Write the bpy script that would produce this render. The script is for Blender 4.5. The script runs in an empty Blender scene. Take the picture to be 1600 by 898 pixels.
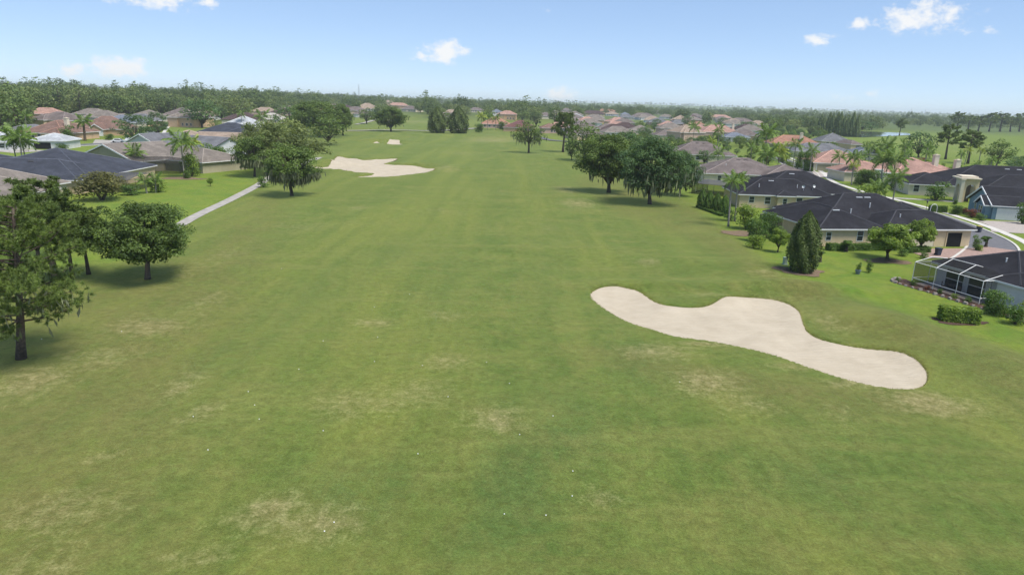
import bpy, bmesh, math, random
import numpy as np
from mathutils import Vector, Matrix

# ------------------------------------------------------------------ camera, sky, sun, exposure
SC = bpy.context.scene
COL = SC.collection
R = math.radians
FPX, PITCH, ROLL, CAM_H = 1067.0, R(15.25), R(1.7), 20.0
cam_d = bpy.data.cameras.new('camera'); cam = bpy.data.objects.new('camera', cam_d); COL.objects.link(cam)
cam_d.sensor_width = 36.0; cam_d.lens = 36.0 * FPX / 1600.0
cam_d.clip_start = 0.5; cam_d.clip_end = 30000
cam.matrix_world = Matrix.Translation((0, 0, CAM_H)) @ Matrix.Rotation(R(90) - PITCH, 4, 'X') @ Matrix.Rotation(ROLL, 4, 'Z')
SC.camera = cam
SUN_EL, SUN_AZ = R(64), R(122)         # azimuth clockwise from +Y: high sun from the right
sun_dir = Vector((math.sin(SUN_AZ) * math.cos(SUN_EL), math.cos(SUN_AZ) * math.cos(SUN_EL), math.sin(SUN_EL)))
SKY_STRENGTH, SUN_STRENGTH, EXPOSURE = 0.094, 3.4, 0.72
sun_d = bpy.data.lights.new('sun', 'SUN'); sun_d.energy = SUN_STRENGTH; sun_d.angle = R(26); sun_d.color = (1, .95, .87)
sun = bpy.data.objects.new('sun', sun_d); COL.objects.link(sun)
sun.rotation_euler = sun_dir.to_track_quat('Z', 'Y').to_euler(); sun.location = (0, 0, 300)
SC.view_settings.view_transform = 'Standard'; SC.view_settings.look = 'None'
SC.view_settings.exposure = EXPOSURE; SC.view_settings.gamma = 1.0; SC.view_settings.use_curve_mapping = False
SC.cycles.use_denoising = True
SC.cycles.max_bounces = 6; SC.cycles.transparent_max_bounces = 12; SC.cycles.volume_bounces = 1
SC.cycles.use_adaptive_sampling = True; SC.cycles.adaptive_threshold = 0.02

def ray(px, py):
    """direction through a picture point of the 1600 x 898 photograph"""
    u, v = px - 800.0, py - 449.0
    c, s = math.cos(ROLL), math.sin(ROLL)
    u2, v2 = u * c + v * s, -u * s + v * c
    return (u2, FPX * math.cos(PITCH) - v2 * math.sin(PITCH), -FPX * math.sin(PITCH) - v2 * math.cos(PITCH))
def P(px, py, z=0.0):
    d = ray(px, py); t = (z - CAM_H) / d[2]
    return d[0] * t, d[1] * t
def mpp(x, y):
    """metres per photograph pixel at a place"""
    return (y * math.cos(PITCH) + CAM_H * math.sin(PITCH)) / FPX

world = bpy.data.worlds.new('World'); SC.world = world; world.use_nodes = True
def build_world():
    nt = world.node_tree; N = nt.nodes; L = nt.links; N.clear()
    out = N.new('ShaderNodeOutputWorld'); bg = N.new('ShaderNodeBackground'); L.new(bg.outputs[0], out.inputs[0])
    sky = N.new('ShaderNodeTexSky'); sky.sky_type = 'NISHITA'; sky.sun_disc = False
    sky.sun_elevation = SUN_EL; sky.sun_rotation = SUN_AZ; sky.air_density = 0.65; sky.dust_density = 0.0; sky.ozone_density = 6.0; sky.altitude = 500
    tc = N.new('ShaderNodeTexCoord')
    def math_(op, a, b=None, c=None):
        n = N.new('ShaderNodeMath'); n.operation = op
        for i, v in enumerate((a, b, c)):
            if v is None: continue
            if hasattr(v, 'is_output'): L.new(v, n.inputs[i])
            else: n.inputs[i].default_value = v
        return n.outputs[0]
    def dot(vec):
        n = N.new('ShaderNodeVectorMath'); n.operation = 'DOT_PRODUCT'; L.new(tc.outputs['Generated'], n.inputs[0]); n.inputs[1].default_value = vec
        return n.outputs['Value']
    nz = N.new('ShaderNodeTexNoise'); nz.inputs['Scale'].default_value = 55; nz.inputs['Detail'].default_value = 7; nz.inputs['Roughness'].default_value = .62
    mp = N.new('ShaderNodeMapping'); mp.inputs['Scale'].default_value = (1, 1, 1.5); L.new(tc.outputs['Generated'], mp.inputs[0]); L.new(mp.outputs[0], nz.inputs['Vector'])
    clouds = [(190, 104, 80, 32, 1.3), (108, 110, 40, 26, 1.2), (692, 80, 80, 36, 1.15), (655, 86, 46, 16, .7), (1447, 26, 112, 46, 1.05), (1418, 36, 64, 26, .95), (1352, 38, 58, 20, .8), (1278, 64, 48, 26, .8),
              (236, 0, 140, 26, .9), (328, 4, 46, 18, .75), (876, 149, 50, 26, 1.3), (1522, 46, 70, 14, .45), (1320, 154, 46, 16, .4), (1362, 148, 40, 14, .35), (1548, 108, 30, 18, .3), (845, 14, 60, 10, .4)]
    best = None
    for (px, py, w, h, k) in clouds:
        c = Vector(ray(px, py)).normalized(); r = c.cross(Vector((0, 0, 1))).normalized(); u = r.cross(c).normalized()
        r, u = r * math.cos(ROLL) - u * math.sin(ROLL), u * math.cos(ROLL) + r * math.sin(ROLL)
        a = w / 2 / 1100 * 1.25; b = h / 2 / 1100 * 1.35
        du = math_('MULTIPLY', dot(r), 1 / a); dv = math_('MULTIPLY', dot(u), 1 / b)
        d2 = math_('SQRT', math_('ADD', math_('MULTIPLY', du, du), math_('MULTIPLY', dv, dv)))
        m = math_('MULTIPLY', math_('SUBTRACT', 1.0, d2), k)
        m = math_('ADD', m, math_('MULTIPLY', math_('LESS_THAN', dot(c), 0.5), -5.0))
        best = m if best is None else math_('MAXIMUM', best, m)
    v = math_('ADD', best, math_('MULTIPLY', math_('SUBTRACT', nz.outputs[0], 0.53), 2.4))
    mr = N.new('ShaderNodeMapRange'); mr.interpolation_type = 'SMOOTHSTEP'; L.new(v, mr.inputs[0])
    mr.inputs[1].default_value = 0.12; mr.inputs[2].default_value = 0.95; mr.inputs[3].default_value = 0; mr.inputs[4].default_value = .92
    inside = math_('GREATER_THAN', best, -0.05)
    edge = N.new('ShaderNodeMapRange'); L.new(best, edge.inputs[0]); edge.inputs[1].default_value = -.1; edge.inputs[2].default_value = .25
    alpha = math_('MULTIPLY', mr.outputs[0], edge.outputs[0])
    hs = N.new('ShaderNodeHueSaturation'); hs.inputs['Saturation'].default_value = SKY_SAT; hs.inputs['Value'].default_value = 1.0; L.new(sky.outputs[0], hs.inputs['Color'])
    k1 = 1 / SKY_STRENGTH / 2 ** EXPOSURE
    def vm(op, a, b):
        n = N.new('ShaderNodeVectorMath'); n.operation = op; L.new(a, n.inputs[0]); n.inputs[1].default_value = b; return n.outputs[0]
    gm = N.new('ShaderNodeGamma'); L.new(vm('MULTIPLY', hs.outputs[0], (1 / k1,) * 3), gm.inputs[0]); gm.inputs[1].default_value = .56
    toned = vm('MULTIPLY', gm.outputs[0], (.80 * k1, .875 * k1, .985 * k1))
    mix = N.new('ShaderNodeMix'); mix.data_type = 'RGBA'; L.new(alpha, mix.inputs['Factor']); L.new(toned, mix.inputs['A'])
    k = 0.98 / SKY_STRENGTH / 2 ** EXPOSURE
    mix.inputs['B'].default_value = (k, k, k, 1)
    L.new(mix.outputs['Result'], bg.inputs['Color']); bg.inputs['Strength'].default_value = SKY_STRENGTH
SKY_SAT = 1.0
build_world()

# ------------------------------------------------------------------ small helpers
rng = np.random.default_rng(7)
random.seed(7)
def tag(o, label=None, cat=None, group=None, kind=None):
    if label: o['label'] = label
    if cat: o['category'] = cat
    if group: o['group'] = group
    if kind: o['kind'] = kind
    return o
def thing(name, label, cat, loc=(0, 0, 0), rz=0.0, group=None):
    o = bpy.data.objects.new(name, None); COL.objects.link(o); o.empty_display_size = .3
    o.location = loc; o.rotation_euler = (0, 0, rz)
    return tag(o, label, cat, group)
def link(name, me, parent=None, loc=(0, 0, 0), rot=(0, 0, 0), scale=(1, 1, 1)):
    o = bpy.data.objects.new(name, me); COL.objects.link(o); o.parent = parent
    o.location = loc; o.rotation_euler = rot; o.scale = scale
    return o
class MB:
    """collects polygons for one mesh"""
    def __init__(s): s.v = []; s.f = []
    def add(s, vs, fs):
        n = len(s.v); s.v += [tuple(v) for v in vs]; s.f += [tuple(i + n for i in f) for f in fs]; return s
    def box(s, x0, x1, y0, y1, z0, z1):
        return s.add([(x0, y0, z0), (x1, y0, z0), (x1, y1, z0), (x0, y1, z0), (x0, y0, z1), (x1, y0, z1), (x1, y1, z1), (x0, y1, z1)],
                     [(3, 2, 1, 0), (4, 5, 6, 7), (0, 1, 5, 4), (1, 2, 6, 5), (2, 3, 7, 6), (3, 0, 4, 7)])
    def tube(s, pts, rad, n=6, cap=True):
        pts = [Vector(p) for p in pts]; base = len(s.v); k = len(pts)
        for i, p in enumerate(pts):
            d = (pts[min(i + 1, k - 1)] - pts[max(i - 1, 0)]).normalized()
            a = d.cross(Vector((0.31, 0.95, 0.05)) if abs(d.z) > .5 else Vector((0, 0, 1))).normalized(); b = d.cross(a)
            for j in range(n):
                t = 2 * math.pi * j / n
                s.v.append(tuple(p + (a * math.cos(t) + b * math.sin(t)) * rad[i]))
        for i in range(k - 1):
            for j in range(n):
                q = base + i * n; s.f.append((q + j, q + (j + 1) % n, q + n + (j + 1) % n, q + n + j))
        if cap:
            s.f.append(tuple(base + j for j in reversed(range(n)))); s.f.append(tuple(base + (k - 1) * n + j for j in range(n)))
        return s
    def lathe(s, prof, n=12, c=(0, 0)):
        base = len(s.v)
        for (r, z) in prof:
            for j in range(n):
                t = 2 * math.pi * j / n; s.v.append((c[0] + r * math.cos(t), c[1] + r * math.sin(t), z))
        for i in range(len(prof) - 1):
            for j in range(n):
                q = base + i * n; s.f.append((q + j, q + (j + 1) % n, q + n + (j + 1) % n, q + n + j))
        s.f.append(tuple(base + j for j in reversed(range(n)))); s.f.append(tuple(base + (len(prof) - 1) * n + j for j in range(n)))
        return s
    def mesh(s, name, mat, smooth=False):
        me = bpy.data.meshes.new(name); me.from_pydata(s.v, [], s.f); me.validate()
        if mat: me.materials.append(mat)
        if smooth: me.polygons.foreach_set('use_smooth', [True] * len(me.polygons))
        return me
def np_mesh(name, V, F, mat, attrs=None, smooth=False):
    """V (n,3), F (m,3|4) int"""
    me = bpy.data.meshes.new(name); V = np.asarray(V, np.float32); F = np.asarray(F, np.int32); k = F.shape[1]
    me.vertices.add(len(V)); me.vertices.foreach_set('co', V.ravel())
    me.loops.add(F.size); me.loops.foreach_set('vertex_index', F.ravel())
    me.polygons.add(len(F)); me.polygons.foreach_set('loop_start', np.arange(0, F.size, k, dtype=np.int32))
    if smooth: me.polygons.foreach_set('use_smooth', np.ones(len(F), bool))
    me.update(calc_edges=True)
    for an, av in (attrs or {}).items():
        a = me.attributes.new(an, 'FLOAT', 'POINT'); a.data.foreach_set('value', np.asarray(av, np.float32))
    if mat: me.materials.append(mat)
    return me

# ------------------------------------------------------------------ materials
class NT:
    def __init__(s, name):
        s.m = bpy.data.materials.new(name); s.m.use_nodes = True; s.t = s.m.node_tree; s.t.nodes.clear()
        s.out = s.n('ShaderNodeOutputMaterial')
    def n(s, typ, **kw):
        x = s.t.nodes.new(typ)
        for k, v in kw.items(): setattr(x, k, v)
        return x
    def put(s, node, key, v):
        if v is None: return
        if hasattr(v, 'is_output'): s.t.links.new(v, node.inputs[key])
        else: node.inputs[key].default_value = v
    def noise(s, scale, detail=4, rough=.55, vec=None, dist=0):
        x = s.n('ShaderNodeTexNoise'); s.put(x, 'Scale', scale); s.put(x, 'Detail', detail); s.put(x, 'Roughness', rough); s.put(x, 'Distortion', dist)
        if vec is not None: s.put(x, 'Vector', vec)
        return x.outputs[0]
    def math(s, op, a, b=None, c=None):
        x = s.n('ShaderNodeMath', operation=op)
        for i, v in enumerate((a, b, c)): s.put(x, i, v)
        return x.outputs[0]
    def rng(s, v, a, b, c=0.0, d=1.0):
        x = s.n('ShaderNodeMapRange'); s.put(x, 0, v); s.put(x, 1, a); s.put(x, 2, b); s.put(x, 3, c); s.put(x, 4, d); return x.outputs[0]
    def mix(s, f, a, b, mode='MIX'):
        x = s.n('ShaderNodeMix', data_type='RGBA', blend_type=mode); s.put(x, 'Factor', f); 
        for k, v in (('A', a), ('B', b)): s.put(x, k, (*v, 1) if isinstance(v, tuple) and len(v) == 3 else v)
        return x.outputs['Result']
    def attr(s, name): return s.n('ShaderNodeAttribute', attribute_name=name).outputs['Fac']
    def coord(s, k='Object'): return s.n('ShaderNodeTexCoord').outputs[k]
    def mapping(s, vec, scale=(1, 1, 1), rot=(0, 0, 0)):
        x = s.n('ShaderNodeMapping'); s.put(x, 'Vector', vec); x.inputs['Scale'].default_value = scale; x.inputs['Rotation'].default_value = rot; return x.outputs[0]
    def bump(s, h, strength=.3, dist=.1):
        x = s.n('ShaderNodeBump'); s.put(x, 'Height', h); s.put(x, 'Strength', strength); s.put(x, 'Distance', dist); return x.outputs[0]
    def bsdf(s, color, rough=.8, spec=.2, normal=None, metal=0):
        b = s.n('ShaderNodeBsdfPrincipled'); s.put(b, 'Base Color', (*color, 1) if isinstance(color, tuple) and len(color) == 3 else color)
        s.put(b, 'Roughness', rough); s.put(b, 'Specular IOR Level', spec); s.put(b, 'Metallic', metal)
        if normal is not None: s.put(b, 'Normal', normal)
        return b.outputs[0]
    def surf(s, sh): s.t.links.new(sh, s.out.inputs['Surface']); return s.m
def lin(r, g, b):
    f = lambda c: ((c / 255 + .055) / 1.055) ** 2.4 if c > 10 else c / 255 / 12.92
    return f(r), f(g), f(b)
def sc(c, k): return tuple(x * k for x in c)

def foliage_mat(name, dark, light, transl=.36, vary=.34):
    dark = tuple(.72 * d + .28 * l for d, l in zip(dark, light)); light = (1.42 * light[0], 1.34 * light[1], 1.15 * light[2]); m = NT(name); t = m.attr('tint')
    t2 = m.math('ADD', t, m.math('MULTIPLY', m.math('SUBTRACT', m.n('ShaderNodeObjectInfo').outputs['Random'], .5), vary))
    col = m.mix(m.rng(t2, 0.0, 1.0), dark, light)
    a = m.bsdf(col, .55, .25)
    tr = m.n('ShaderNodeBsdfTranslucent'); m.put(tr, 'Color', m.mix(.5, col, (light[0] * 1.2, light[1] * 1.15, light[2] * .6)))
    mx = m.n('ShaderNodeMixShader'); m.put(mx, 0, transl); m.t.links.new(a, mx.inputs[1]); m.t.links.new(tr.outputs[0], mx.inputs[2])
    return m.surf(mx.outputs[0])
M = {}
M['oak'] = foliage_mat('oak_leaves', (0.032, 0.058, 0.015), (0.122, 0.189, 0.049))
M['oak_grey'] = foliage_mat('grey_oak_leaves', (0.055, 0.078, 0.028), (0.183, 0.234, 0.086))
M['oak_blue'] = foliage_mat('blue_green_leaves', (0.027, 0.058, 0.022), (0.104, 0.182, 0.070))
M['pine'] = foliage_mat('pine_needles', (0.034, 0.061, 0.016), (0.134, 0.195, 0.049), .15)
M['cypress'] = foliage_mat('cypress_leaves', (0.024, 0.044, 0.011), (0.071, 0.107, 0.026), .12)
M['palm'] = foliage_mat('palm_leaves', (0.043, 0.085, 0.019), (0.146, 0.234, 0.054), .25)
M['palm_yellow'] = foliage_mat('yellow_palm_leaves', (0.073, 0.117, 0.022), (0.244, 0.312, 0.054), .25)
M['bright'] = foliage_mat('bright_shrub_leaves', (0.061, 0.111, 0.017), (0.195, 0.286, 0.049))
M['shrub'] = foliage_mat('shrub_leaves', (0.034, 0.072, 0.016), (0.110, 0.195, 0.043))
M['russet'] = foliage_mat('russet_shrub_leaves', (0.061, 0.065, 0.022), (0.159, 0.163, 0.059))
M['redleaf'] = foliage_mat('red_leaves', (0.073, 0.033, 0.022), (0.207, 0.078, 0.043))
M['moss'] = foliage_mat('hanging_moss', (0.061, 0.072, 0.043), (0.159, 0.182, 0.113), .1)
M['forest'] = foliage_mat('woodland_leaves', (0.024, 0.048, 0.015), (0.104, 0.156, 0.045), .2, .75)
M['pond_tree'] = foliage_mat('pale_cypress_leaves', (.09, .13, .06), (.18, .25, .11))
def simple(name, col, rough=.8, spec=.2, nscale=6, amp=.25, bump=0, metal=0):
    m = NT(name); co = m.coord(); n = m.noise(nscale, 5, .6, co)
    c = m.mix(m.rng(n, .3, .7), sc(col, 1 - amp), sc(col, 1 + amp))
    nm = m.bump(m.noise(nscale * 6, 4, .6, co), bump, .05) if bump else None
    return m.surf(m.bsdf(c, rough, spec, nm, metal))
M['bark'] = simple('bark', (.095, .08, .065), .95, .1, 5, .4, .6)
M['pine_bark'] = simple('pine_bark', (.11, .085, .07), .95, .1, 5, .45, .6)
M['palm_bark'] = simple('palm_bark', (.27, .25, .22), .9, .1, 9, .3, .4)
M['palm_brown'] = simple('palm_fibre', (.17, .12, .08), .9, .1, 9, .3, .4)
M['concrete'] = simple('concrete', (.33, .31, .28), .9, .1, .8, .22, .1)
M['paver'] = simple('pavers', (.36, .32, .29), .9, .1, 2.5, .2, .1)
M['brickpaver'] = simple('brick_pavers', (.30, .21, .18), .9, .1, 3, .25, .1)
M['asphalt'] = simple('asphalt', (.13, .13, .14), .92, .15, 1.2, .18, .1)
M['kerb'] = simple('kerb_concrete', (.50, .48, .44), .9, .1, 1, .1)
M['mulch'] = simple('mulch', (.082, .052, .042), .95, .05, 7, .45, .6)
M['mulch_brown'] = simple('brown_mulch', (.17, .125, .085), .95, .05, 7, .4, .6)
M['stone'] = simple('edging_stone', (.26, .23, .21), .9, .1, 5, .35, .4)
M['white'] = simple('white_paint', (.74, .74, .73), .5, .35, 2, .05)
M['bronze'] = simple('bronze_frame', (.05, .045, .04), .5, .4, 3, .15)
M['dark'] = simple('painted_bay_shade', (.02, .02, .022), .8, .1, 3, .3)
M['door'] = simple('door_and_recess_shade', (.16, .10, .07), .5, .3, 2, .15)
M['binblue'] = simple('navy_plastic', (.035, .045, .075), .45, .4, 4, .15)
M['binlid'] = simple('yellow_plastic', (.55, .42, .10), .45, .4, 4, .1)
M['greenbox'] = simple('pale_green_paint', (.30, .38, .30), .6, .3, 4, .1)
M['metal'] = simple('galvanised_metal', (.5, .52, .54), .45, .4, 4, .1, 0, .3)
M['carwhite'] = simple('white_car_paint', (.78, .78, .78), .25, .5, 2, .02)
M['tyre'] = simple('tyre_rubber', (.02, .02, .02), .8, .2, 3, .1)
M['ball'] = simple('golf_ball', (.85, .85, .83), .35, .5, 3, .02)
M['pot'] = simple('blue_grey_pot', (.16, .20, .24), .5, .4, 3, .15)
M['redpot'] = simple('red_clay', (.34, .08, .05), .6, .3, 3, .15)
M['deckfurniture'] = simple('patio_furniture', (.10, .08, .07), .6, .3, 3, .2)
def glass_mat():
    m = NT('window_glass'); return m.surf(m.bsdf((.035, .045, .05), .08, .6))
M['glass'] = glass_mat()
def screen_mat(name, dens, col):
    m = NT(name); d = m.n('ShaderNodeBsdfDiffuse'); m.put(d, 'Color', (*col, 1)); t = m.n('ShaderNodeBsdfTransparent')
    mx = m.n('ShaderNodeMixShader'); m.put(mx, 0, dens); m.t.links.new(t.outputs[0], mx.inputs[1]); m.t.links.new(d.outputs[0], mx.inputs[2])
    return m.surf(mx.outputs[0])
M['screen'] = screen_mat('insect_screen', .42, (.04, .04, .042))
M['screen_roof'] = screen_mat('dark_screen_roof', .80, (.085, .088, .095))
M['water'] = NT('pond_water')
def water():
    m = NT('pond_water'); n = m.bump(m.noise(.6, 4, .6, m.coord()), .04, .2)
    return m.surf(m.bsdf((.03, .045, .05), .05, .9, n))
M['water'] = water()
def roof_mat(name, col, kind='shingle'):
    m = NT(name); co = m.coord()
    big = m.noise(.35, 4, .6, co); fine = m.noise(9, 3, .7, m.mapping(co, (1, 1, 3)))
    sep = m.n('ShaderNodeSeparateXYZ'); m.put(sep, 0, co)
    rows = m.math('FRACT', m.math('MULTIPLY', sep.outputs['Z'], 1 / .075 if kind == 'shingle' else 1 / .14))
    streak = m.noise(1.6, 3, .5, m.mapping(co, (1, 1, .15)))
    c = m.mix(m.rng(big, .36, .64), sc(col, .76), sc(col, 1.26))
    c = m.mix(m.rng(fine, .3, .75, 0, .6), c, m.mix(.5, c, sc(col, .55)))
    c = m.mix(m.rng(streak, .45, .65, 0, .5), c, sc(col, .6))
    c = m.mix(m.math('MULTIPLY', m.math('LESS_THAN', rows, .28), .35), c, sc(col, .55))
    if kind == 'tile':
        wv = m.n('ShaderNodeTexWave', wave_type='BANDS', bands_direction='X'); m.put(wv, 'Scale', 3.2); m.put(wv, 'Vector', co)
        h = m.math('ADD', rows, wv.outputs['Fac']); c = m.mix(m.math('MULTIPLY', rows, .25), c, sc(col, .6))
        nm = m.bump(h, .5, .05)
    else:
        nm = m.bump(m.math('ADD', rows, m.math('MULTIPLY', fine, 1.4)), .35, .02)
    return m.surf(m.bsdf(c, .92 if kind != 'tile' else .75, .05, nm))
ROOF = {k: roof_mat('roof_' + k, c, t) for k, c, t in [
    ('black', (.031, .031, .037), 'shingle'), ('slate', (.058, .064, .082), 'shingle'), ('brown', (.165, .138, .13), 'shingle'), ('taupe', (.20, .175, .155), 'shingle'),
    ('grey', (.155, .158, .17), 'shingle'), ('tan', (.30, .235, .185), 'shingle'), ('paleg', (.40, .42, .44), 'shingle'), ('cream', (.42, .39, .35), 'shingle'),
    ('salmon', (.40, .25, .205), 'tile'), ('terracotta', (.36, .20, .145), 'tile'), ('rust', (.215, .14, .115), 'tile'), ('maroon', (.165, .085, .08), 'tile'), ('umber', (.085, .06, .06), 'shingle'), ('bluegrey', (.16, .18, .22), 'shingle')]}
CAP = {k: simple('ridge_' + k, tuple(min(.6, v * 1.45 + .012) for v in c), .9, .05, 3, .2) for k, c in dict(black=(.031, .031, .037), slate=(.058, .064, .082), brown=(.165, .138, .13), taupe=(.20, .175, .155), grey=(.155, .158, .17), tan=(.30, .235, .185), paleg=(.40, .42, .44), cream=(.42, .39, .35), salmon=(.42, .235, .19), terracotta=(.40, .19, .125), rust=(.23, .13, .10), maroon=(.165, .085, .08), umber=(.085, .06, .06), bluegrey=(.16, .18, .22)).items()}
def wall_mat(name, col):
    m = NT(name); co = m.coord(); c = m.mix(m.rng(m.noise(.8, 5, .6, co), .3, .7), sc(col, .9), sc(col, 1.06))
    c = m.mix(m.rng(m.noise(2.2, 3, .5, m.mapping(co, (1, 1, .2))), .55, .85, 0, .25), c, sc(col, .7))
    return m.surf(m.bsdf(c, .9, .15, m.bump(m.noise(30, 3, .6, co), .15, .02)))
WALL = {k: wall_mat('stucco_' + k, c) for k, c in dict(tan=(.66, .52, .34), cream=(.68, .60, .47), white=(.72, .71, .68), olive=(.40, .36, .25), paleblue=(.56, .56, .58), blue=(.20, .29, .36), pink=(.58, .42, .34),
                                                       peach=(.60, .41, .26), ochre=(.55, .36, .15), orange=(.45, .22, .10), grey=(.45, .45, .44)).items()}

# ------------------------------------------------------------------ terrain
MOUNDS = [(31, 75.5, 9, 2.6, 1.0), (15, 75.5, 6, 2.2, .5), (36.5, 62, 3.5, 6, 1.1), (40, 52, 4, 6, .8), (22, 70.5, 3.0, 1.8, .35), (26, 88, 12, 5, .4), (5, 95, 16, 6, .3), (-20, 80, 18, 9, .25),
          (-28, 212, 10, 5, .8), (-55, 214, 9, 4, .9), (-18, 203, 5, 5, .5), (-45, 192, 10, 3, .4), (-62, 328, 14, 5, 1.0), (-30, 385, 40, 16, .9), (-80, 390, 25, 14, .8), (5, 400, 40, 20, .9),
          (10, 250, 22, 20, .5), (15, 335, 30, 18, .8), (-30, 290, 30, 20, .5), (-22, 130, 22, 16, .3), (12, 150, 14, 18, .35), (32, 105, 3, 12, .45), (-48, 90, 5, 16, .3), (0, 40, 14, 6, .2)]
def sstep(a, b, x):
    t = np.clip((x - a) / (b - a), 0, 1); return t * t * (3 - 2 * t)
def hz0(x, y):
    x = np.asarray(x, float); y = np.asarray(y, float); z = np.zeros(np.broadcast(x, y).shape)
    for (cx, cy, rx, ry, h) in MOUNDS: z = z + 1.35 * h * np.exp(-((x - cx) / rx) ** 2 - ((y - cy) / ry) ** 2)
    z = z + 4.5 * sstep(420, 1000, y) * sstep(500, -250, x) + 4.0 * sstep(-215, -420, x) * sstep(200, 420, y)
    z = z + 26 * sstep(3500, 6500, y) * (.75 + .25 * np.sin(x / 900.0))
    return z
def smooth_loop(pts, k=4):
    n = len(pts); out = []
    p = np.array(pts, float)
    for i in range(n):
        a, b, c, d = p[(i - 1) % n], p[i], p[(i + 1) % n], p[(i + 2) % n]
        for j in range(k):
            t = j / k
            out.append(.5 * (2 * b + (c - a) * t + (2 * a - 5 * b + 4 * c - d) * t * t + (3 * b - a - 3 * c + d) * t ** 3))
    return np.array(out)
def to_ground(px, py, dz=0.0, f=hz0):
    z = 0.0
    for _ in range(8):
        x, y = P(px, py, z + dz); z = float(f(x, y))
    return x, y, z
def sdf(poly, X, Y):
    """negative inside"""
    d = np.full(X.shape, 1e9); inside = np.zeros(X.shape, bool); n = len(poly)
    for i in range(n):
        ax, ay = poly[i]; bx, by = poly[(i + 1) % n]
        ex, ey = bx - ax, by - ay; t = np.clip(((X - ax) * ex + (Y - ay) * ey) / (ex * ex + ey * ey + 1e-12), 0, 1)
        d = np.minimum(d, np.hypot(X - ax - t * ex, Y - ay - t * ey))
        c = ((ay > Y) != (by > Y)) & (X < ex * (Y - ay) / (ey if abs(ey) > 1e-12 else 1e-12) + ax); inside ^= c
    return np.where(inside, -d, d)
B1 = [(924, 461), (934, 449), (956, 444), (981, 446), (1001, 456), (1024, 470), (1043, 476), (1069, 478), (1095, 477), (1114, 471), (1129, 464), (1148, 461), (1185, 463), (1215, 468), (1237, 476), (1249, 488), (1254, 504),
      (1264, 517), (1286, 529), (1316, 537), (1361, 542), (1399, 546), (1425, 555), (1442, 568), (1449, 583), (1444, 598), (1425, 605), (1391, 604), (1354, 598), (1305, 585), (1260, 570), (1211, 553), (1162, 541), (1110, 531), (1057, 524), (1024, 514), (982, 501), (945, 480)]
B2 = [(486, 258), (512, 255), (527, 244), (542, 246), (556, 247), (569, 249), (596, 247.5), (620, 247), (614, 251), (600, 255), (623, 257), (649, 256), (667, 258), (679, 263), (663, 269), (634, 272.5), (611, 275), (585, 276), (556, 276), (578, 273), (584, 270), (565, 266.5), (534, 264), (496, 262)]
B3 = [(582, 221), (589, 219), (598, 221), (601, 222.5), (592, 223.5)]
B4 = [(605, 223.5), (612, 220), (623, 219), (625, 222), (635, 224.5), (618, 226)]
BUNKERS = []
for pts, k, drop in ((B1, 4, .30), (B2, 4, .45), (B3, 4, .5), (B4, 4, .5)):
    BUNKERS.append((smooth_loop([to_ground(a, b)[:2] for a, b in pts], k), drop))
def hz(x, y):
    x = np.asarray(x, float); y = np.asarray(y, float); z = hz0(x, y)
    for poly, drop in BUNKERS:
        lo, hi = poly.min(0) - 4, poly.max(0) + 4
        m = (x > lo[0]) & (x < hi[0]) & (y > lo[1]) & (y < hi[1])
        if m.any():
            z = np.array(z); w = .5 if drop < .4 else 1.2
            if z.ndim == 0: z = z - drop * 2.2 * float(sstep(w * .4, -w * .6, sdf(poly, x, y)))
            else: z[m] -= drop * 2.2 * sstep(w * .4, -w * .6, sdf(poly, x[m], y[m]))
    return z
def G(px, py): return to_ground(px, py)

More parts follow.
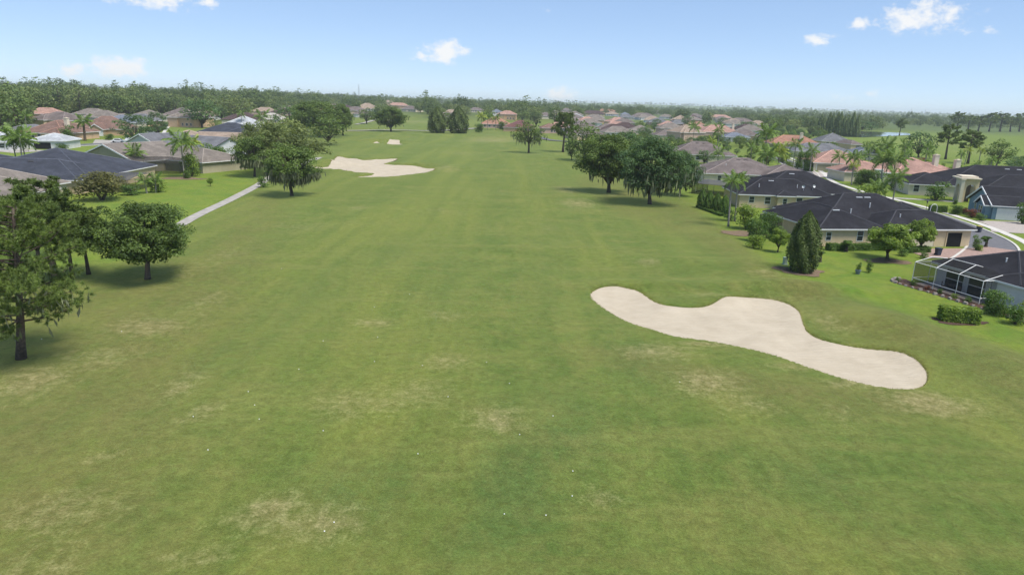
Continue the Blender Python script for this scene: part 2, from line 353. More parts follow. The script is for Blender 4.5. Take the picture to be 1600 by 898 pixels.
def spaced(segs):
    out = []
    for a, b, st in segs: out += list(np.arange(a, b, st))
    return out
def geo(a, b, n): return list(a * (b / a) ** (np.arange(1, n + 1) / n))
gx = sorted([-v for v in geo(130, 9000, 26)]) + spaced([(-130, 4, 1.6), (4, 38, .34), (38, 130, 1.6)]) + [130] + geo(130, 9000, 26)
gy = spaced([(-120, 12, 8), (12, 46, 1.4), (46, 77, .34), (77, 340, 1.7), (340, 640, 4)]) + [640] + geo(640, 12000, 34)
GX, GY = np.meshgrid(np.array(gx), np.array(gy)); GZ = hz(GX, GY)
def ell(px, py, w, h, amp):
    x, y, _ = G(px, py); m = mpp(x, y); return (x, y, w * m, h * m / max(.06, CAM_H / math.hypot(x, y, CAM_H)), amp)
DRY = [ell(*a) for a in [(585, 505, 40, 9, .75), (700, 565, 45, 16, .6), (770, 655, 55, 22, .85), (420, 795, 60, 28, .8), (500, 815, 80, 28, .75), (560, 630, 90, 28, .55), (655, 610, 80, 30, .4), (1105, 600, 60, 26, .8), (1030, 550, 70, 14, .7), (1160, 630, 60, 20, .55),
       (1015, 408, 28, 5, .8), (905, 318, 30, 8, .8), (885, 296, 26, 8, .8), (858, 355, 22, 5, .55), (290, 600, 28, 22, .8), (325, 640, 34, 14, .7), (940, 775, 40, 20, .5), (1455, 628, 80, 18, .85), (1340, 600, 60, 8, .7), (1240, 572, 60, 6, .7), (1100, 537, 50, 4, .75), (150, 715, 25, 8, .7),
       (560, 325, 18, 4, .6), (230, 510, 80, 18, .6), (40, 600, 70, 30, .7), (150, 560, 70, 20, .55), (310, 480, 26, 34, .5), (340, 405, 26, 30, .45), (480, 355, 60, 8, .4), (690, 330, 50, 6, .4), (770, 300, 50, 6, .35), (690, 490, 50, 10, .45), (1310, 650, 40, 18, .5),
       (100, 800, 90, 40, .5), (60, 890, 80, 30, .6), (300, 870, 80, 20, .5), (1230, 480, 20, 30, .3), (1290, 500, 30, 20, .5), (1200, 425, 40, 6, .5), (770, 215, 50, 5, .8), (700, 262, 26, 5, .6), (730, 240, 60, 4, .4), (545, 205, 60, 3, .6), (640, 190, 60, 4, .6), (830, 241, 30, 4, .4), (960, 303, 45, 6, .5), (1480, 225, 70, 8, .8), (1560, 240, 60, 8, .9), (1100, 460, 60, 7, .35)]]
DEEP = [ell(*a) for a in [(560, 770, 120, 60, .6), (800, 760, 60, 110, .6), (880, 660, 60, 70, .5), (1250, 740, 90, 60, .45), (480, 470, 60, 90, .4), (700, 440, 50, 60, .35), (350, 560, 60, 50, .45), (960, 480, 40, 50, .3), (1000, 560, 60, 40, .5), (620, 400, 60, 30, .35), (840, 420, 40, 60, .3), (200, 640, 130, 40, .35), (1330, 470, 70, 14, .4), (1500, 560, 60, 40, .35), (760, 850, 90, 40, .5)]]
def blobs(lst):
    A = np.zeros(GX.shape)
    for (cx, cy, rx, ry, amp) in lst: A = np.maximum(A, amp * np.exp(-(((GX - cx) / rx) ** 2 + ((GY - cy) / ry) ** 2)))
    return A
def poly_w(px): return np.array([to_ground(a, b)[:2] for a, b in px])
def zone(px, soft): return sstep(soft, -soft, sdf(poly_w(px), GX, GY))
lawn = np.zeros(GX.shape)
lawn = np.maximum(lawn, zone([(-500, 330), (60, 420), (190, 410), (298, 345), (402, 292), (398, 272), (440, 230), (400, 180), (-500, 180)], 1.6))
lawn = np.maximum(lawn, zone([(1060, 300), (1090, 322), (1135, 360), (1215, 420), (1300, 445), (1420, 490), (1620, 560), (2400, 640), (2400, 215), (1150, 200), (1010, 215)], 2.2))
lawn = np.maximum(lawn, zone([(1350, 245), (1700, 260), (1700, 200), (1350, 190)], 6))
lawn = np.maximum(lawn, .6 * zone([(840, 222), (925, 232), (960, 262), (1010, 240), (930, 208), (830, 212)], 4))
lawn = lawn * (1 - .45 * sstep(225, 330, GY))
rough = np.maximum(.8 * zone([(-900, 430), (150, 440), (310, 400), (385, 330), (410, 300), (440, 315), (395, 420), (300, 620), (170, 960), (-900, 960)], 5), .7 * zone([(900, 285), (960, 330), (1100, 380), (1230, 455), (1300, 520), (1500, 560), (1640, 680), (2200, 800), (2200, 560), (1420, 495), (1215, 425), (1090, 330), (1000, 300), (930, 262)], 3)); rough = np.maximum(rough, .8 * zone([(900, 540), (1300, 600), (1440, 615), (1500, 640), (1300, 650), (1050, 600)], 2.5))
far_wood = sstep(650, 900, GY) + sstep(-200, -230, GX) * sstep(300, 340, GY) * (GY < 760); far_wood = np.clip(far_wood, 0, 1)
def grass():
    m = NT('grass'); co = m.coord('Object')
    dry, deep, lawn_, wood = m.attr('dry'), m.attr('deep'), m.attr('lawn'), m.attr('wood')
    n_big = m.noise(.045, 4, .55, co); n_mid = m.noise(.22, 5, .62, co, .6); n_small = m.noise(1.4, 6, .68, co, .3)
    n_fine = m.noise(7, 5, .75, co); n_tiny = m.noise(26, 3, .7, co)
    streak = m.noise(.5, 4, .6, m.mapping(co, (1.0, .10, 1), (0, 0, R(4)))); streak2 = m.noise(.34, 3, .6, m.mapping(co, (.12, 1.0, 1), (0, 0, R(-12))))
    n_hue = m.noise(.55, 5, .65, m.mapping(co, (1, .6, 1), (0, 0, R(20))), .8); n_hue2 = m.noise(2.6, 4, .7, co, .5); n_patch = m.noise(.11, 5, .6, co, 1.0)
    band = m.noise(.10, 3, .5, m.mapping(co, (1.0, .07, 1), (0, 0, R(7))), .4); band2 = m.noise(.30, 3, .55, m.mapping(co, (1.0, .05, 1), (0, 0, R(-5))), .3)
    base = m.mix(m.rng(n_big, .38, .62), (.084, .122, .025), (.112, .142, .033))
    base = m.mix(m.rng(n_mid, .43, .57, 0, .8), base, (.058, .096, .019))
    base = m.mix(m.rng(n_patch, .50, .62, 0, .6), base, (.150, .152, .042))
    base = m.mix(m.rng(band, .45, .58, 0, .7), base, (.142, .160, .033))
    base = m.mix(m.rng(band2, .48, .62, 0, .55), base, (.066, .102, .020))
    base = m.mix(m.rng(streak, .48, .64, 0, .45), base, (.070, .106, .020))
    base = m.mix(m.rng(streak2, .5, .66, 0, .45), base, (.155, .158, .046))
    base = m.mix(m.math('MULTIPLY', deep, m.rng(m.math('ADD', n_mid, n_small), .7, 1.05, .3, 1.2)), base, (.048, .090, .026))
    base = m.mix(m.math('MULTIPLY', m.attr('rough'), m.rng(m.math('ADD', n_mid, n_hue), .8, 1.12, .35, 1)), base, (.108, .100, .034))
    base = m.mix(lawn_, base, m.mix(m.rng(n_mid, .38, .62), (.082, .154, .015), (.144, .188, .022)))
    base = m.mix(m.rng(n_hue, .44, .62, 0, .32), base, m.mix(.75, base, (.165, .148, .050)))
    base = m.mix(m.rng(n_hue2, .46, .64, 0, .35), base, m.mix(.7, base, (.045, .09, .024)))
    dn = m.math('ADD', m.math('MULTIPLY', m.math('SUBTRACT', n_mid, .5), 1.5), m.math('ADD', m.math('MULTIPLY', m.math('SUBTRACT', n_small, .5), 2.0), m.math('MULTIPLY', m.math('SUBTRACT', n_fine, .5), 1.7)))
    dsum = m.math('ADD', dry, m.math('MULTIPLY', dn, m.math('ADD', .4, m.math('MULTIPLY', dry, .5))))
    dfac = m.math('MULTIPLY', m.rng(dsum, .25, 1.1, 0, .8), m.math('SUBTRACT', 1.0, m.math('MULTIPLY', lawn_, .8)))
    base = m.mix(dfac, base, m.mix(m.rng(n_small, .4, .6), (.215, .172, .080), (.27, .225, .12)))
    val = m.math('MULTIPLY', m.rng(n_small, .36, .64, .80, 1.20), m.math('MULTIPLY', m.rng(n_fine, .34, .66, .68, 1.32), m.math('MULTIPLY', m.rng(n_tiny, .34, .66, .70, 1.30), m.rng(n_hue2, .38, .62, .88, 1.12))))
    vv = m.n('ShaderNodeVectorMath', operation='SCALE'); m.put(vv, 0, base); m.put(vv, 'Scale', val); base = vv.outputs[0]
    base = m.mix(wood, base, (.05, .07, .03))
    h = m.math('ADD', m.math('MULTIPLY', n_fine, .6), m.math('ADD', n_small, m.math('MULTIPLY', n_tiny, .35)))
    b = m.n('ShaderNodeBsdfPrincipled'); m.put(b, 'Base Color', base); m.put(b, 'Roughness', .95); m.put(b, 'Specular IOR Level', .05); m.put(b, 'Normal', m.bump(h, .6, .12))
    m.put(b, 'Sheen Weight', .55); m.put(b, 'Sheen Roughness', .45); m.put(b, 'Sheen Tint', (.72, .74, .20, 1))
    return m.surf(b.outputs[0])
M['grass'] = grass()
ny, nx = GX.shape
idx = np.arange(nx * ny).reshape(ny, nx)
F = np.stack([idx[:-1, :-1], idx[:-1, 1:], idx[1:, 1:], idx[1:, :-1]], -1).reshape(-1, 4)
ground = link('ground', np_mesh('ground', np.stack([GX, GY, GZ], -1).reshape(-1, 3), F, M['grass'],
              dict(dry=blobs(DRY).ravel(), deep=blobs(DEEP).ravel(), lawn=lawn.ravel(), rough=rough.ravel(), wood=far_wood.ravel()), True))
tag(ground, 'mown golf fairway grass and lawns reaching the wooded horizon', kind='structure')

def sand_mat():
    m = NT('bunker_sand'); co = m.coord(); a = m.noise(.5, 5, .6, co); b = m.noise(9, 4, .7, co); w = m.noise(2.2, 3, .6, m.mapping(co, (.35, 1.6, 1), (0, 0, R(25))))
    c = m.mix(m.rng(a, .3, .7), (.40, .345, .26), (.47, .412, .318)); c = m.mix(m.rng(b, .5, .8, 0, .35), c, (.36, .29, .22)); c = m.mix(m.rng(w, .5, .75, 0, .25), c, (.53, .455, .37))
    return m.surf(m.bsdf(c, .95, .05, m.bump(m.math('ADD', b, m.math('MULTIPLY', w, 3.0)), .6, .08)))
M['sand'] = sand_mat()
def bowl(poly, drop):
    def f(x, y):
        d = float(sdf(poly, np.array([x]), np.array([y]))[0]); return float(hz0(x, y)) + drop * .55 * float(sstep(-2.2, -.1, np.array(d))) + .05 * math.sin(x * .9 + 1.3 * math.sin(y * .7)) 
    return f
def sheet(name, poly, mat, step, dz, grow=0.0, hfun=hz0, kind='structure', label=None):
    """flat sheet cut to an outline, draped over the ground"""
    bm = bmesh.new(); vs = [bm.verts.new((x, y, 0)) for x, y in poly]; bm.faces.new(vs)
    lo, hi = poly.min(0), poly.max(0)
    for ax in (0, 1):
        for c in np.arange(lo[ax] + step * .37, hi[ax], step):
            co = [0, 0, 0]; no = [0, 0, 0]; co[ax] = c; no[ax] = 1
            bmesh.ops.bisect_plane(bm, geom=bm.verts[:] + bm.edges[:] + bm.faces[:], plane_co=co, plane_no=no)
    for v in bm.verts: v.co.z = float(hfun(v.co.x, v.co.y)) + dz
    bmesh.ops.recalc_face_normals(bm, faces=bm.faces)
    if sum(f.normal.z for f in bm.faces) < 0: bmesh.ops.reverse_faces(bm, faces=bm.faces)
    me = bpy.data.meshes.new(name); bm.to_mesh(me); bm.free(); me.materials.append(mat)
    for p_ in me.polygons: p_.use_smooth = True
    o = link(name, me); return tag(o, label, kind=kind)
def grown(poly, d):
    p = np.array(poly); t = np.roll(p, -1, 0) - np.roll(p, 1, 0); n = np.stack([t[:, 1], -t[:, 0]], -1); n /= np.linalg.norm(n, axis=1)[:, None] + 1e-9
    area = np.sum(p[:, 0] * np.roll(p[:, 1], -1) - np.roll(p[:, 0], -1) * p[:, 1])
    return p + n * d * (1 if area > 0 else -1)
for (poly, drop), lab in zip(BUNKERS, ('large pale sand bunker beside the right side of the fairway', 'wide irregular sand bunker across the far left of the fairway', 'left of two tiny far sand bunkers before the green', 'right of two tiny far sand bunkers before the green')):
    sheet('sand_bunker', grown(poly, .12), M['sand'], .6 if drop < .4 else 3.0, -drop * 1.15, label=lab, hfun=bowl(poly, drop))

M['blade'] = foliage_mat('grass_blades', (.12, .14, .05), (.26, .25, .11), .3)
def fringe(poly, drop, n, hgt):
    r = np.random.default_rng(11); p = smooth_loop(poly, 3); nx_ = np.roll(p, -1, 0) - p; ln = np.hypot(nx_[:, 0], nx_[:, 1]); pick = r.choice(len(p), n, p=ln / ln.sum())
    q = p[pick] + nx_[pick] * r.random(n)[:, None] + r.normal(0, hgt * .55, (n, 2)); z = hz(q[:, 0], q[:, 1]); a = r.uniform(0, 6.28, n); w = np.stack([np.cos(a), np.sin(a), 0 * a], -1) * hgt * .18
    C = np.stack([q[:, 0], q[:, 1], z - .02], -1); tip = C + np.stack([r.normal(0, hgt * .4, n), r.normal(0, hgt * .4, n), hgt * r.uniform(.5, 1.3, n)], -1)
    V = np.stack([C - w, C + w, tip], 1).reshape(-1, 3)
    tag(link('bunker_grass_fringe', np_mesh('fringe', V, np.arange(3 * n).reshape(-1, 3), M['blade'], dict(tint=np.repeat(r.random(n), 3)))), 'uncut grass fringe along the bunker edge', kind='stuff')
fringe(BUNKERS[0][0], .3, 9000, .10); fringe(BUNKERS[1][0], .45, 3000, .22)
def ribbon(name, px_pts, width, mat, dz, label=None, world_pts=None, off=0.0, thick=0.0, hfun=hz0):
    pts = world_pts if world_pts is not None else [G(a, b)[:2] for a, b in px_pts]
    p = np.array(pts, float); fine = []
    for i in range(len(p) - 1):
        a, b, c, d = p[max(i - 1, 0)], p[i], p[i + 1], p[min(i + 2, len(p) - 1)]
        for j in range(8):
            t = j / 8; fine.append(.5 * (2 * b + (c - a) * t + (2 * a - 5 * b + 4 * c - d) * t * t + (3 * b - a - 3 * c + d) * t ** 3))
    fine.append(p[-1]); q = np.array(fine); t = np.gradient(q, axis=0); n = np.stack([-t[:, 1], t[:, 0]], -1); n /= np.linalg.norm(n, axis=1)[:, None]
    V = []; Fq = []
    for i in range(len(q)):
        for sgn in (-1, 1):
            xy = q[i] + n[i] * (off + sgn * width / 2); V.append((xy[0], xy[1], float(hfun(*xy)) + dz))
        if thick:
            for sgn in (-1, 1):
                xy = q[i] + n[i] * (off + sgn * width / 2); V.append((xy[0], xy[1], float(hfun(*xy)) + dz - thick))
    k = 4 if thick else 2
    for i in range(len(q) - 1):
        a, b = i * k, (i + 1) * k
        Fq.append((a + 1, a, b, b + 1))
        if thick: Fq += [(a, a + 2, b + 2, b), (a + 3, a + 1, b + 1, b + 3)]
    me = bpy.data.meshes.new(name); me.from_pydata(V, [], Fq); me.materials.append(mat)
    return tag(link(name, me), label, kind='structure')
ribbon('cart_path', [(250, 372), (300, 341), (360, 312), (404, 289), (430, 273), (470, 258), (500, 246)], 2.0, M['concrete'], .05, 'pale concrete cart path curving past the left lawn')
ribbon('cart_path', [(540, 205), (610, 204), (680, 205), (745, 201)], 5, M['concrete'], .35, 'pale road crossing behind the far green')
ribbon('cart_path', [(556, 195), (575, 191), (592, 186)], 3, M['concrete'], .3, 'narrow path running up the far field')
ribbon('cart_path', [(838, 214), (858, 219), (890, 222), (930, 224)], 4.5, M['asphalt'], .3, 'grey path by the far pink house')
STREET = [(60, 88), (75.5, 106), (81.5, 122), (84.6, 142), (85, 162), (84.5, 182), (88, 205), (97, 232), (104, 262), (112, 300)]
ribbon('street', None, 6.4, M['asphalt'], .035, 'grey asphalt street between the right rows of houses', STREET)
ribbon('sidewalk', None, 1.5, M['kerb'], .06, 'pale sidewalk along the far side of the right street', STREET, -5.6)
for s_ in (-1, 1): ribbon('kerb', None, .35, M['kerb'], .13, None, STREET, s_ * 3.35, .13)
LSTREET = [(-190, 205), (-168, 236), (-156, 268), (-160, 300), (-178, 340), (-205, 400), (-225, 460)]
ribbon('street', None, 6.0, M['asphalt'], .035, 'grey street winding between the left houses', LSTREET)
ribbon('sidewalk', None, 1.6, M['kerb'], .06, 'pale sidewalk along the left street', LSTREET, -5.2)
def pad(px, mat, dz, label, name='driveway', wpts=None):
    poly = np.array(wpts, float) if wpts else poly_w(px)
    return sheet(name, poly, mat, 6, dz, label=label)
pad(None, M['paver'], .05, 'pale paved driveway before the white garage door', wpts=[(90.5, 133.4), (89.5, 128), (85, 120.5), (94, 119), (101, 127), (101.5, 133.4)])
pad(None, M['brickpaver'], .05, 'pinkish brick driveway before the open garage', wpts=[(59, 102.2), (59.5, 96), (74, 98), (78, 103), (74.5, 106), (71, 104.3)])
pad(None, M['paver'], .05, 'pale driveway before the twin brown garage doors', wpts=[(99.5, 232.2), (96, 222), (94, 213), (99, 210), (105, 220), (113, 229.2)])
pad(None, M['concrete'], .05, 'pale walkway before the arched entry', wpts=[(89.5, 168), (89.5, 165.5), (104, 161), (105, 163.5)])
pad(None, M['concrete'], .05, 'pale driveway of the left garage house', wpts=[(-171, 282), (-160, 262), (-156, 266), (-160, 284)])
pad(None, M['concrete'], .05, 'pale drive before the white garage house', wpts=[(-163, 229), (-168, 220), (-156, 214), (-152, 226)])
pad([(1314, 207.5), (1330, 205.5), (1360, 206), (1420, 208.5), (1424, 211.5), (1390, 213), (1350, 215), (1318, 214)], M['water'], .25, 'bright pond reflecting the sky beyond the right houses', 'pond')

# ------------------------------------------------------------------ houses
UNIT = {}
def unit_meshes():
    b = MB()      # window frame with a middle bar, 1 x 1, standing on z = 0, facing -y
    t = .07
    b.box(-.5, .5, -.06, .05, -.06, 0); b.box(-.5, .5, -.06, .05, 1, 1.06); b.box(-.5 - t, -.5, -.06, .05, -.06, 1.06); b.box(.5, .5 + t, -.06, .05, -.06, 1.06); b.box(-.5, .5, -.04, .05, .48, .52)
    UNIT['frame'] = b.mesh('window_frame', M['white'])
    UNIT['pane'] = MB().box(-.5, .5, -.02, .03, 0, 1).mesh('window_pane', M['glass'])
    UNIT['vent'] = MB().box(-.5, .5, -.16, .16, 0, .12).mesh('roof_vent', M['bronze'])
    UNIT['vent_pale'] = MB().box(-.5, .5, -.11, .11, 0, .10).mesh('roof_vent_pale', M['metal'])
    UNIT['pipe'] = MB().lathe([(.07, -.2), (.07, .55), (.1, .55), (.1, .62)], 8).mesh('vent_pipe', M['white'])
unit_meshes()
CAPS = []
def roof_block(mb, fas, x0, x1, y0, y1, e, pitch, typ):
    w, d = x1 - x0, y1 - y0; th = .2
    if typ == 'hip':
        h = min(w, d) / 2; rise = h * pitch
        if w >= d: r = [(x0 + h, (y0 + y1) / 2), (x1 - h, (y0 + y1) / 2)]
        else: r = [((x0 + x1) / 2, y0 + h), ((x0 + x1) / 2, y1 - h)]
        top = [(x0, y0, e), (x1, y0, e), (x1, y1, e), (x0, y1, e)]; A = (*r[0], e + rise); B_ = (*r[1], e + rise)
        CAPS.append([(A, B_)] + [(top[i], A if (top[i][0] - A[0]) ** 2 + (top[i][1] - A[1]) ** 2 < (top[i][0] - B_[0]) ** 2 + (top[i][1] - B_[1]) ** 2 + .001 else B_) for i in range(4)])
        if abs(w - d) < .02: mb.add(top + [A], [(0, 1, 4), (1, 2, 4), (2, 3, 4), (3, 0, 4)])
        elif w > d: mb.add(top + [A, B_], [(0, 1, 5, 4), (1, 2, 5), (2, 3, 4, 5), (3, 0, 4)])
        else: mb.add(top + [A, B_], [(0, 1, 4), (1, 2, 5, 4), (2, 3, 5), (3, 0, 4, 5)])
    elif typ == 'gy':       # ridge runs back, gable faces the front
        xm = (x0 + x1) / 2; rise = w / 2 * pitch
        CAPS.append([((xm, y0, e + rise), (xm, y1, e + rise))]); mb.add([(x0, y0, e), (xm, y0, e + rise), (xm, y1, e + rise), (x0, y1, e), (x1, y0, e), (x1, y1, e)], [(0, 1, 2, 3), (1, 4, 5, 2)])
        mb.add([(x0, y0, e - th), (xm, y0, e + rise - th), (xm, y1, e + rise - th), (x0, y1, e - th), (x1, y0, e - th), (x1, y1, e - th)], [(3, 2, 1, 0), (2, 5, 4, 1)])
        for s0, s1 in (((x0, e), (xm, e + rise)), ((xm, e + rise), (x1, e))):   # white rake boards
            fas.add([(s0[0], y0 - .05, s0[1] + .03), (s1[0], y0 - .05, s1[1] + .03), (s1[0], y0 - .05, s1[1] - .3), (s0[0], y0 - .05, s0[1] - .3), (s0[0], y0 + .06, s0[1] + .03), (s1[0], y0 + .06, s1[1] + .03), (s1[0], y0 + .06, s1[1] - .3), (s0[0], y0 + .06, s0[1] - .3)],
                    [(3, 2, 1, 0), (4, 5, 6, 7), (0, 1, 5, 4), (2, 3, 7, 6), (1, 2, 6, 5), (3, 0, 4, 7)])
    elif typ == 'gx':
        ym = (y0 + y1) / 2; rise = d / 2 * pitch
        CAPS.append([((x0, ym, e + rise), (x1, ym, e + rise))]); mb.add([(x0, y0, e), (x1, y0, e), (x1, ym, e + rise), (x0, ym, e + rise), (x0, y1, e), (x1, y1, e)], [(0, 1, 2, 3), (3, 2, 5, 4)])
        mb.add([(x0, y0, e - th), (x1, y0, e - th), (x1, ym, e + rise - th), (x0, ym, e + rise - th), (x0, y1, e - th), (x1, y1, e - th)], [(3, 2, 1, 0), (4, 5, 2, 3)])
    # fascia ring
    o = .03
    if typ == 'hip':
        for a in ((x0 - o, x1 + o, y0 - o, y0 + .05), (x0 - o, x1 + o, y1 - .05, y1 + o), (x0 - o, x0 + .05, y0 + .05, y1 - .05), (x1 - .05, x1 + o, y0 + .05, y1 - .05)): fas.box(*a, e - th, e - .005)
        mb.add([(x0, y0, e - th + .02), (x1, y0, e - th + .02), (x1, y1, e - th + .02), (x0, y1, e - th + .02)], [(3, 2, 1, 0)])
    elif typ == 'gy':
        for a in ((x0 - o, x0 + .05, y0 + .06, y1), (x1 - .05, x1 + o, y0 + .06, y1)): fas.box(*a, e - th, e - .005)
    else:
        for a in ((x0, x1, y0 - o, y0 + .05), (x0, x1, y1 - .05, y1 + o)): fas.box(*a, e - th, e - .005)
def wall_block(mb, x0, x1, y0, y1, e, pitch, typ):
    i = .5; a0, a1, b0, b1 = x0 + i, x1 - i, y0 + i, y1 - i; t = e - .12
    mb.box(a0, a1, b0, b1, -.3, t)
    if typ == 'gy':
        xm = (x0 + x1) / 2; rr = (a1 - a0) / 2 * pitch
        mb.add([(a0, b0, t), (a1, b0, t), (xm, b0, t + rr), (a0, b1, t), (a1, b1, t), (xm, b1, t + rr)], [(0, 1, 2), (5, 4, 3), (0, 2, 5, 3), (2, 1, 4, 5)])
    elif typ == 'gx':
        ym = (y0 + y1) / 2; rr = (b1 - b0) / 2 * pitch
        mb.add([(a0, b0, t), (a0, b1, t), (a0, ym, t + rr), (a1, b0, t), (a1, b1, t), (a1, ym, t + rr)], [(2, 1, 0), (3, 4, 5), (0, 3, 5, 2), (2, 5, 4, 1)])
SEEN = []; SEEN_Z = []
def vis_house(loc, blocks, rz):
    cx = (min(b[0] for b in blocks) + max(b[1] for b in blocks)) / 2; hw = (max(b[1] for b in blocks) - min(b[0] for b in blocks)) / 2
    SEEN.append((loc[0] + cx * math.cos(rz), loc[1] + cx * math.sin(rz), hw)); SEEN_Z.append(float(hz0(*SEEN[-1][:2])))
def hides(x, y, top):
    """would a tree top this high stand in front of a house seen from the air?"""
    for (hx, hy, hw), hzz in zip(SEEN, SEEN_Z):
        if y < hy - 2 and hy > 230 and abs(x / y * hy - hx) < hw * .9 + 3 and CAM_H + (top - CAM_H) * hy / y > hzz + 2.6: return True
    return False
FOOT = []       # house footprints, to keep planted trees off the roofs
def house(label, blocks, roof, wall, loc, rz, windows=(), garage=(), doors=(), chimneys=(), vents=(), group=None, arches=(), name='house', pipes=(), cat='house', gcol='white'):
    """blocks: (x0, x1, y0, y1, eave, pitch, type) in the house's own frame"""
    z = float(hz0(loc[0], loc[1])); root = thing(name, label, cat, (loc[0], loc[1], z), rz, group)
    rm, fm, wm = MB(), MB(), MB(); CAPS.clear(); vis_house(loc, blocks, rz)
    for k, b in enumerate(blocks):
        b = list(b); b[4] += .013 * k
        roof_block(rm, fm, *b); wall_block(wm, b[0] + .004 * k, b[1] - .004 * k, b[2] + .004 * k, b[3] - .004 * k, *b[4:])
        c, s = math.cos(rz), math.sin(rz); cx, cy = (b[0] + b[1]) / 2, (b[2] + b[3]) / 2
        FOOT.append((loc[0] + cx * c - cy * s, loc[1] + cx * s + cy * c, max(b[1] - b[0], b[3] - b[2]) / 2 + 1))
    cm = MB()
    for grp in CAPS:
        for p_, q_ in grp:
            if math.dist(p_, q_) > .3: cm.tube([p_, q_], [.13, .13], 4)
    ro = link('roof', rm.mesh('roof', ROOF[roof]), root); link('wall', wm.mesh('wall', WALL[wall]), root); link('fascia', fm.mesh('fascia', M['white'] if roof not in ('umber',) else M['bronze']), ro)
    link('ridge_cap', cm.mesh('ridge_cap', CAP[roof]), ro)
    for (x, y, zz, w, h, *face) in windows:
        f = face[0] if face else 0
        o = link('window', UNIT['frame'], root, (x, y, zz), (0, 0, f), (w, 1, h)); link('pane', UNIT['pane'], o)
    for (x, y, w, h, *opt) in garage:
        f = opt[0] if opt else 0; is_open = len(opt) > 1 and opt[1]
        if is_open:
            link('garage_shade_panel', MB().box(-w / 2, w / 2, -.03, .06, 0, h).mesh('opening', M['dark']), root, (x, y, 0), (0, 0, f))  # no real opening: flat panel coloured dark for the shade inside the bay
        else:
            g = MB()
            for k in range(4): g.box(-w / 2, w / 2, -.05, .05, h * k / 4 + .015, h * (k + 1) / 4 - .015)
            g.box(-w / 2, w / 2, -.02, .05, 0, h)
            link('garage_door', g.mesh('garage_door', {'white': M['white'], 'tan': WALL['cream'], 'brown': WALL['olive']}[gcol]), root, (x, y, 0), (0, 0, f))
        t = MB(); t.box(-w / 2 - .18, -w / 2, -.1, .05, 0, h + .18); t.box(w / 2, w / 2 + .18, -.1, .05, 0, h + .18); t.box(-w / 2, w / 2, -.1, .05, h, h + .18)
        link('garage_frame', t.mesh('garage_frame', WALL[wall] if gcol == 'tan' else M['white']), root, (x, y, 0), (0, 0, f))
    for (x, y, w, h, *face) in doors:
        link('door', MB().box(-w / 2, w / 2, -.06, .05, 0, h).mesh('door', M['door']), root, (x, y, 0), (0, 0, face[0] if face else 0))
    for (x, y, zz, w, h) in chimneys:
        link('chimney', MB().box(-w / 2, w / 2, -w / 2, w / 2, -2.5, h).box(-w / 2 - .12, w / 2 + .12, -w / 2 - .12, w / 2 + .12, h, h + .18).box(-w / 4, w / 4, -w / 4, w / 4, h + .18, h + .4).mesh('chimney', WALL['cream']), ro, (x, y, zz))
    for (x, y, zz, w, pale) in vents: link('roof_vent', UNIT['vent_pale' if pale else 'vent'], ro, (x, y, zz), (R(20), 0, 0), (w, 1, 1))
    for (x, y, zz) in pipes: link('vent_pipe', UNIT['pipe'], ro, (x, y, zz))
    return root
def roof_z(b, x, y):
    """height of a hip roof block over a point"""
    x0, x1, y0, y1, e, p, t = b; return e + p * max(0, min(x - x0, x1 - x, y - y0, y1 - y))
def auto_vents(b, n, pale=False):
    x0, x1, y0, y1 = b[:4]; out = []
    h = min(x1 - x0, y1 - y0) / 2
    for k in range(n):
        x = x0 + h + (x1 - x0 - 2 * h) * (k + .5) / n if x1 - x0 > y1 - y0 else (x0 + x1) / 2 + (k - .5 * (n - 1)) * 1.3
        y = y0 + h * .86; out.append((x, y, roof_z(b, x, y) - .02, 1.1, pale))
    return out

# --- the three near houses of the right row
b_ = [(0, 11.5, 0, 17, 2.8, .42, 'hip'), (4, 26, 5, 21, 2.9, .45, 'hip'), (11, 26.6, -.2, 10, 2.8, .42, 'hip'), (18, 29, 8, 19, 2.85, .4, 'hip')]
house('tan house with black hip roof and open garage bay beside the street', b_, 'black', 'tan', (45.7, 101.6), R(8.5),
      windows=[(7.4, .5, .9, .95, 1.5), (2.2, .5, 1.0, .8, 1.2), (.5, 4.5, 1.0, 1.2, 1.3, R(-90))], garage=[(17.5, .3, 4.8, 2.2), (23.3, .3, 2.5, 2.25, 0, True)], gcol='tan',
      vents=auto_vents(b_[1], 4, True)[1:3] + auto_vents(b_[0], 1, True), pipes=[(8, 4.5, 4.6), (14, 8.5, 5.0), (15.5, 3.0, 4.05)])
b_ = [(0, 20, 0, 13, 2.8, .42, 'hip'), (5, 27, 4, 22, 2.95, .42, 'hip'), (7.5, 11.5, -1.0, 4, 2.8, .42, 'hip'), (18, 27.5, 12, 26, 2.8, .4, 'hip')]
dish_house = house('tan house with black roof carrying two satellite dishes, behind the nearest tan house', b_, 'black', 'tan', (46.2, 141.6), R(-1.5),
      windows=[(6.3, .5, .9, 1.1, 1.4), (9.5, -.5, 1.1, .8, 1.1), (12.8, .5, .9, 1.2, 1.4), (3.0, .5, 1.1, 1.0, 1.2)], vents=auto_vents(b_[0], 2, True)[:1] + auto_vents(b_[1], 3, True)[:1], pipes=[(5, 3, 4.1), (13, 3.2, 4.2)])
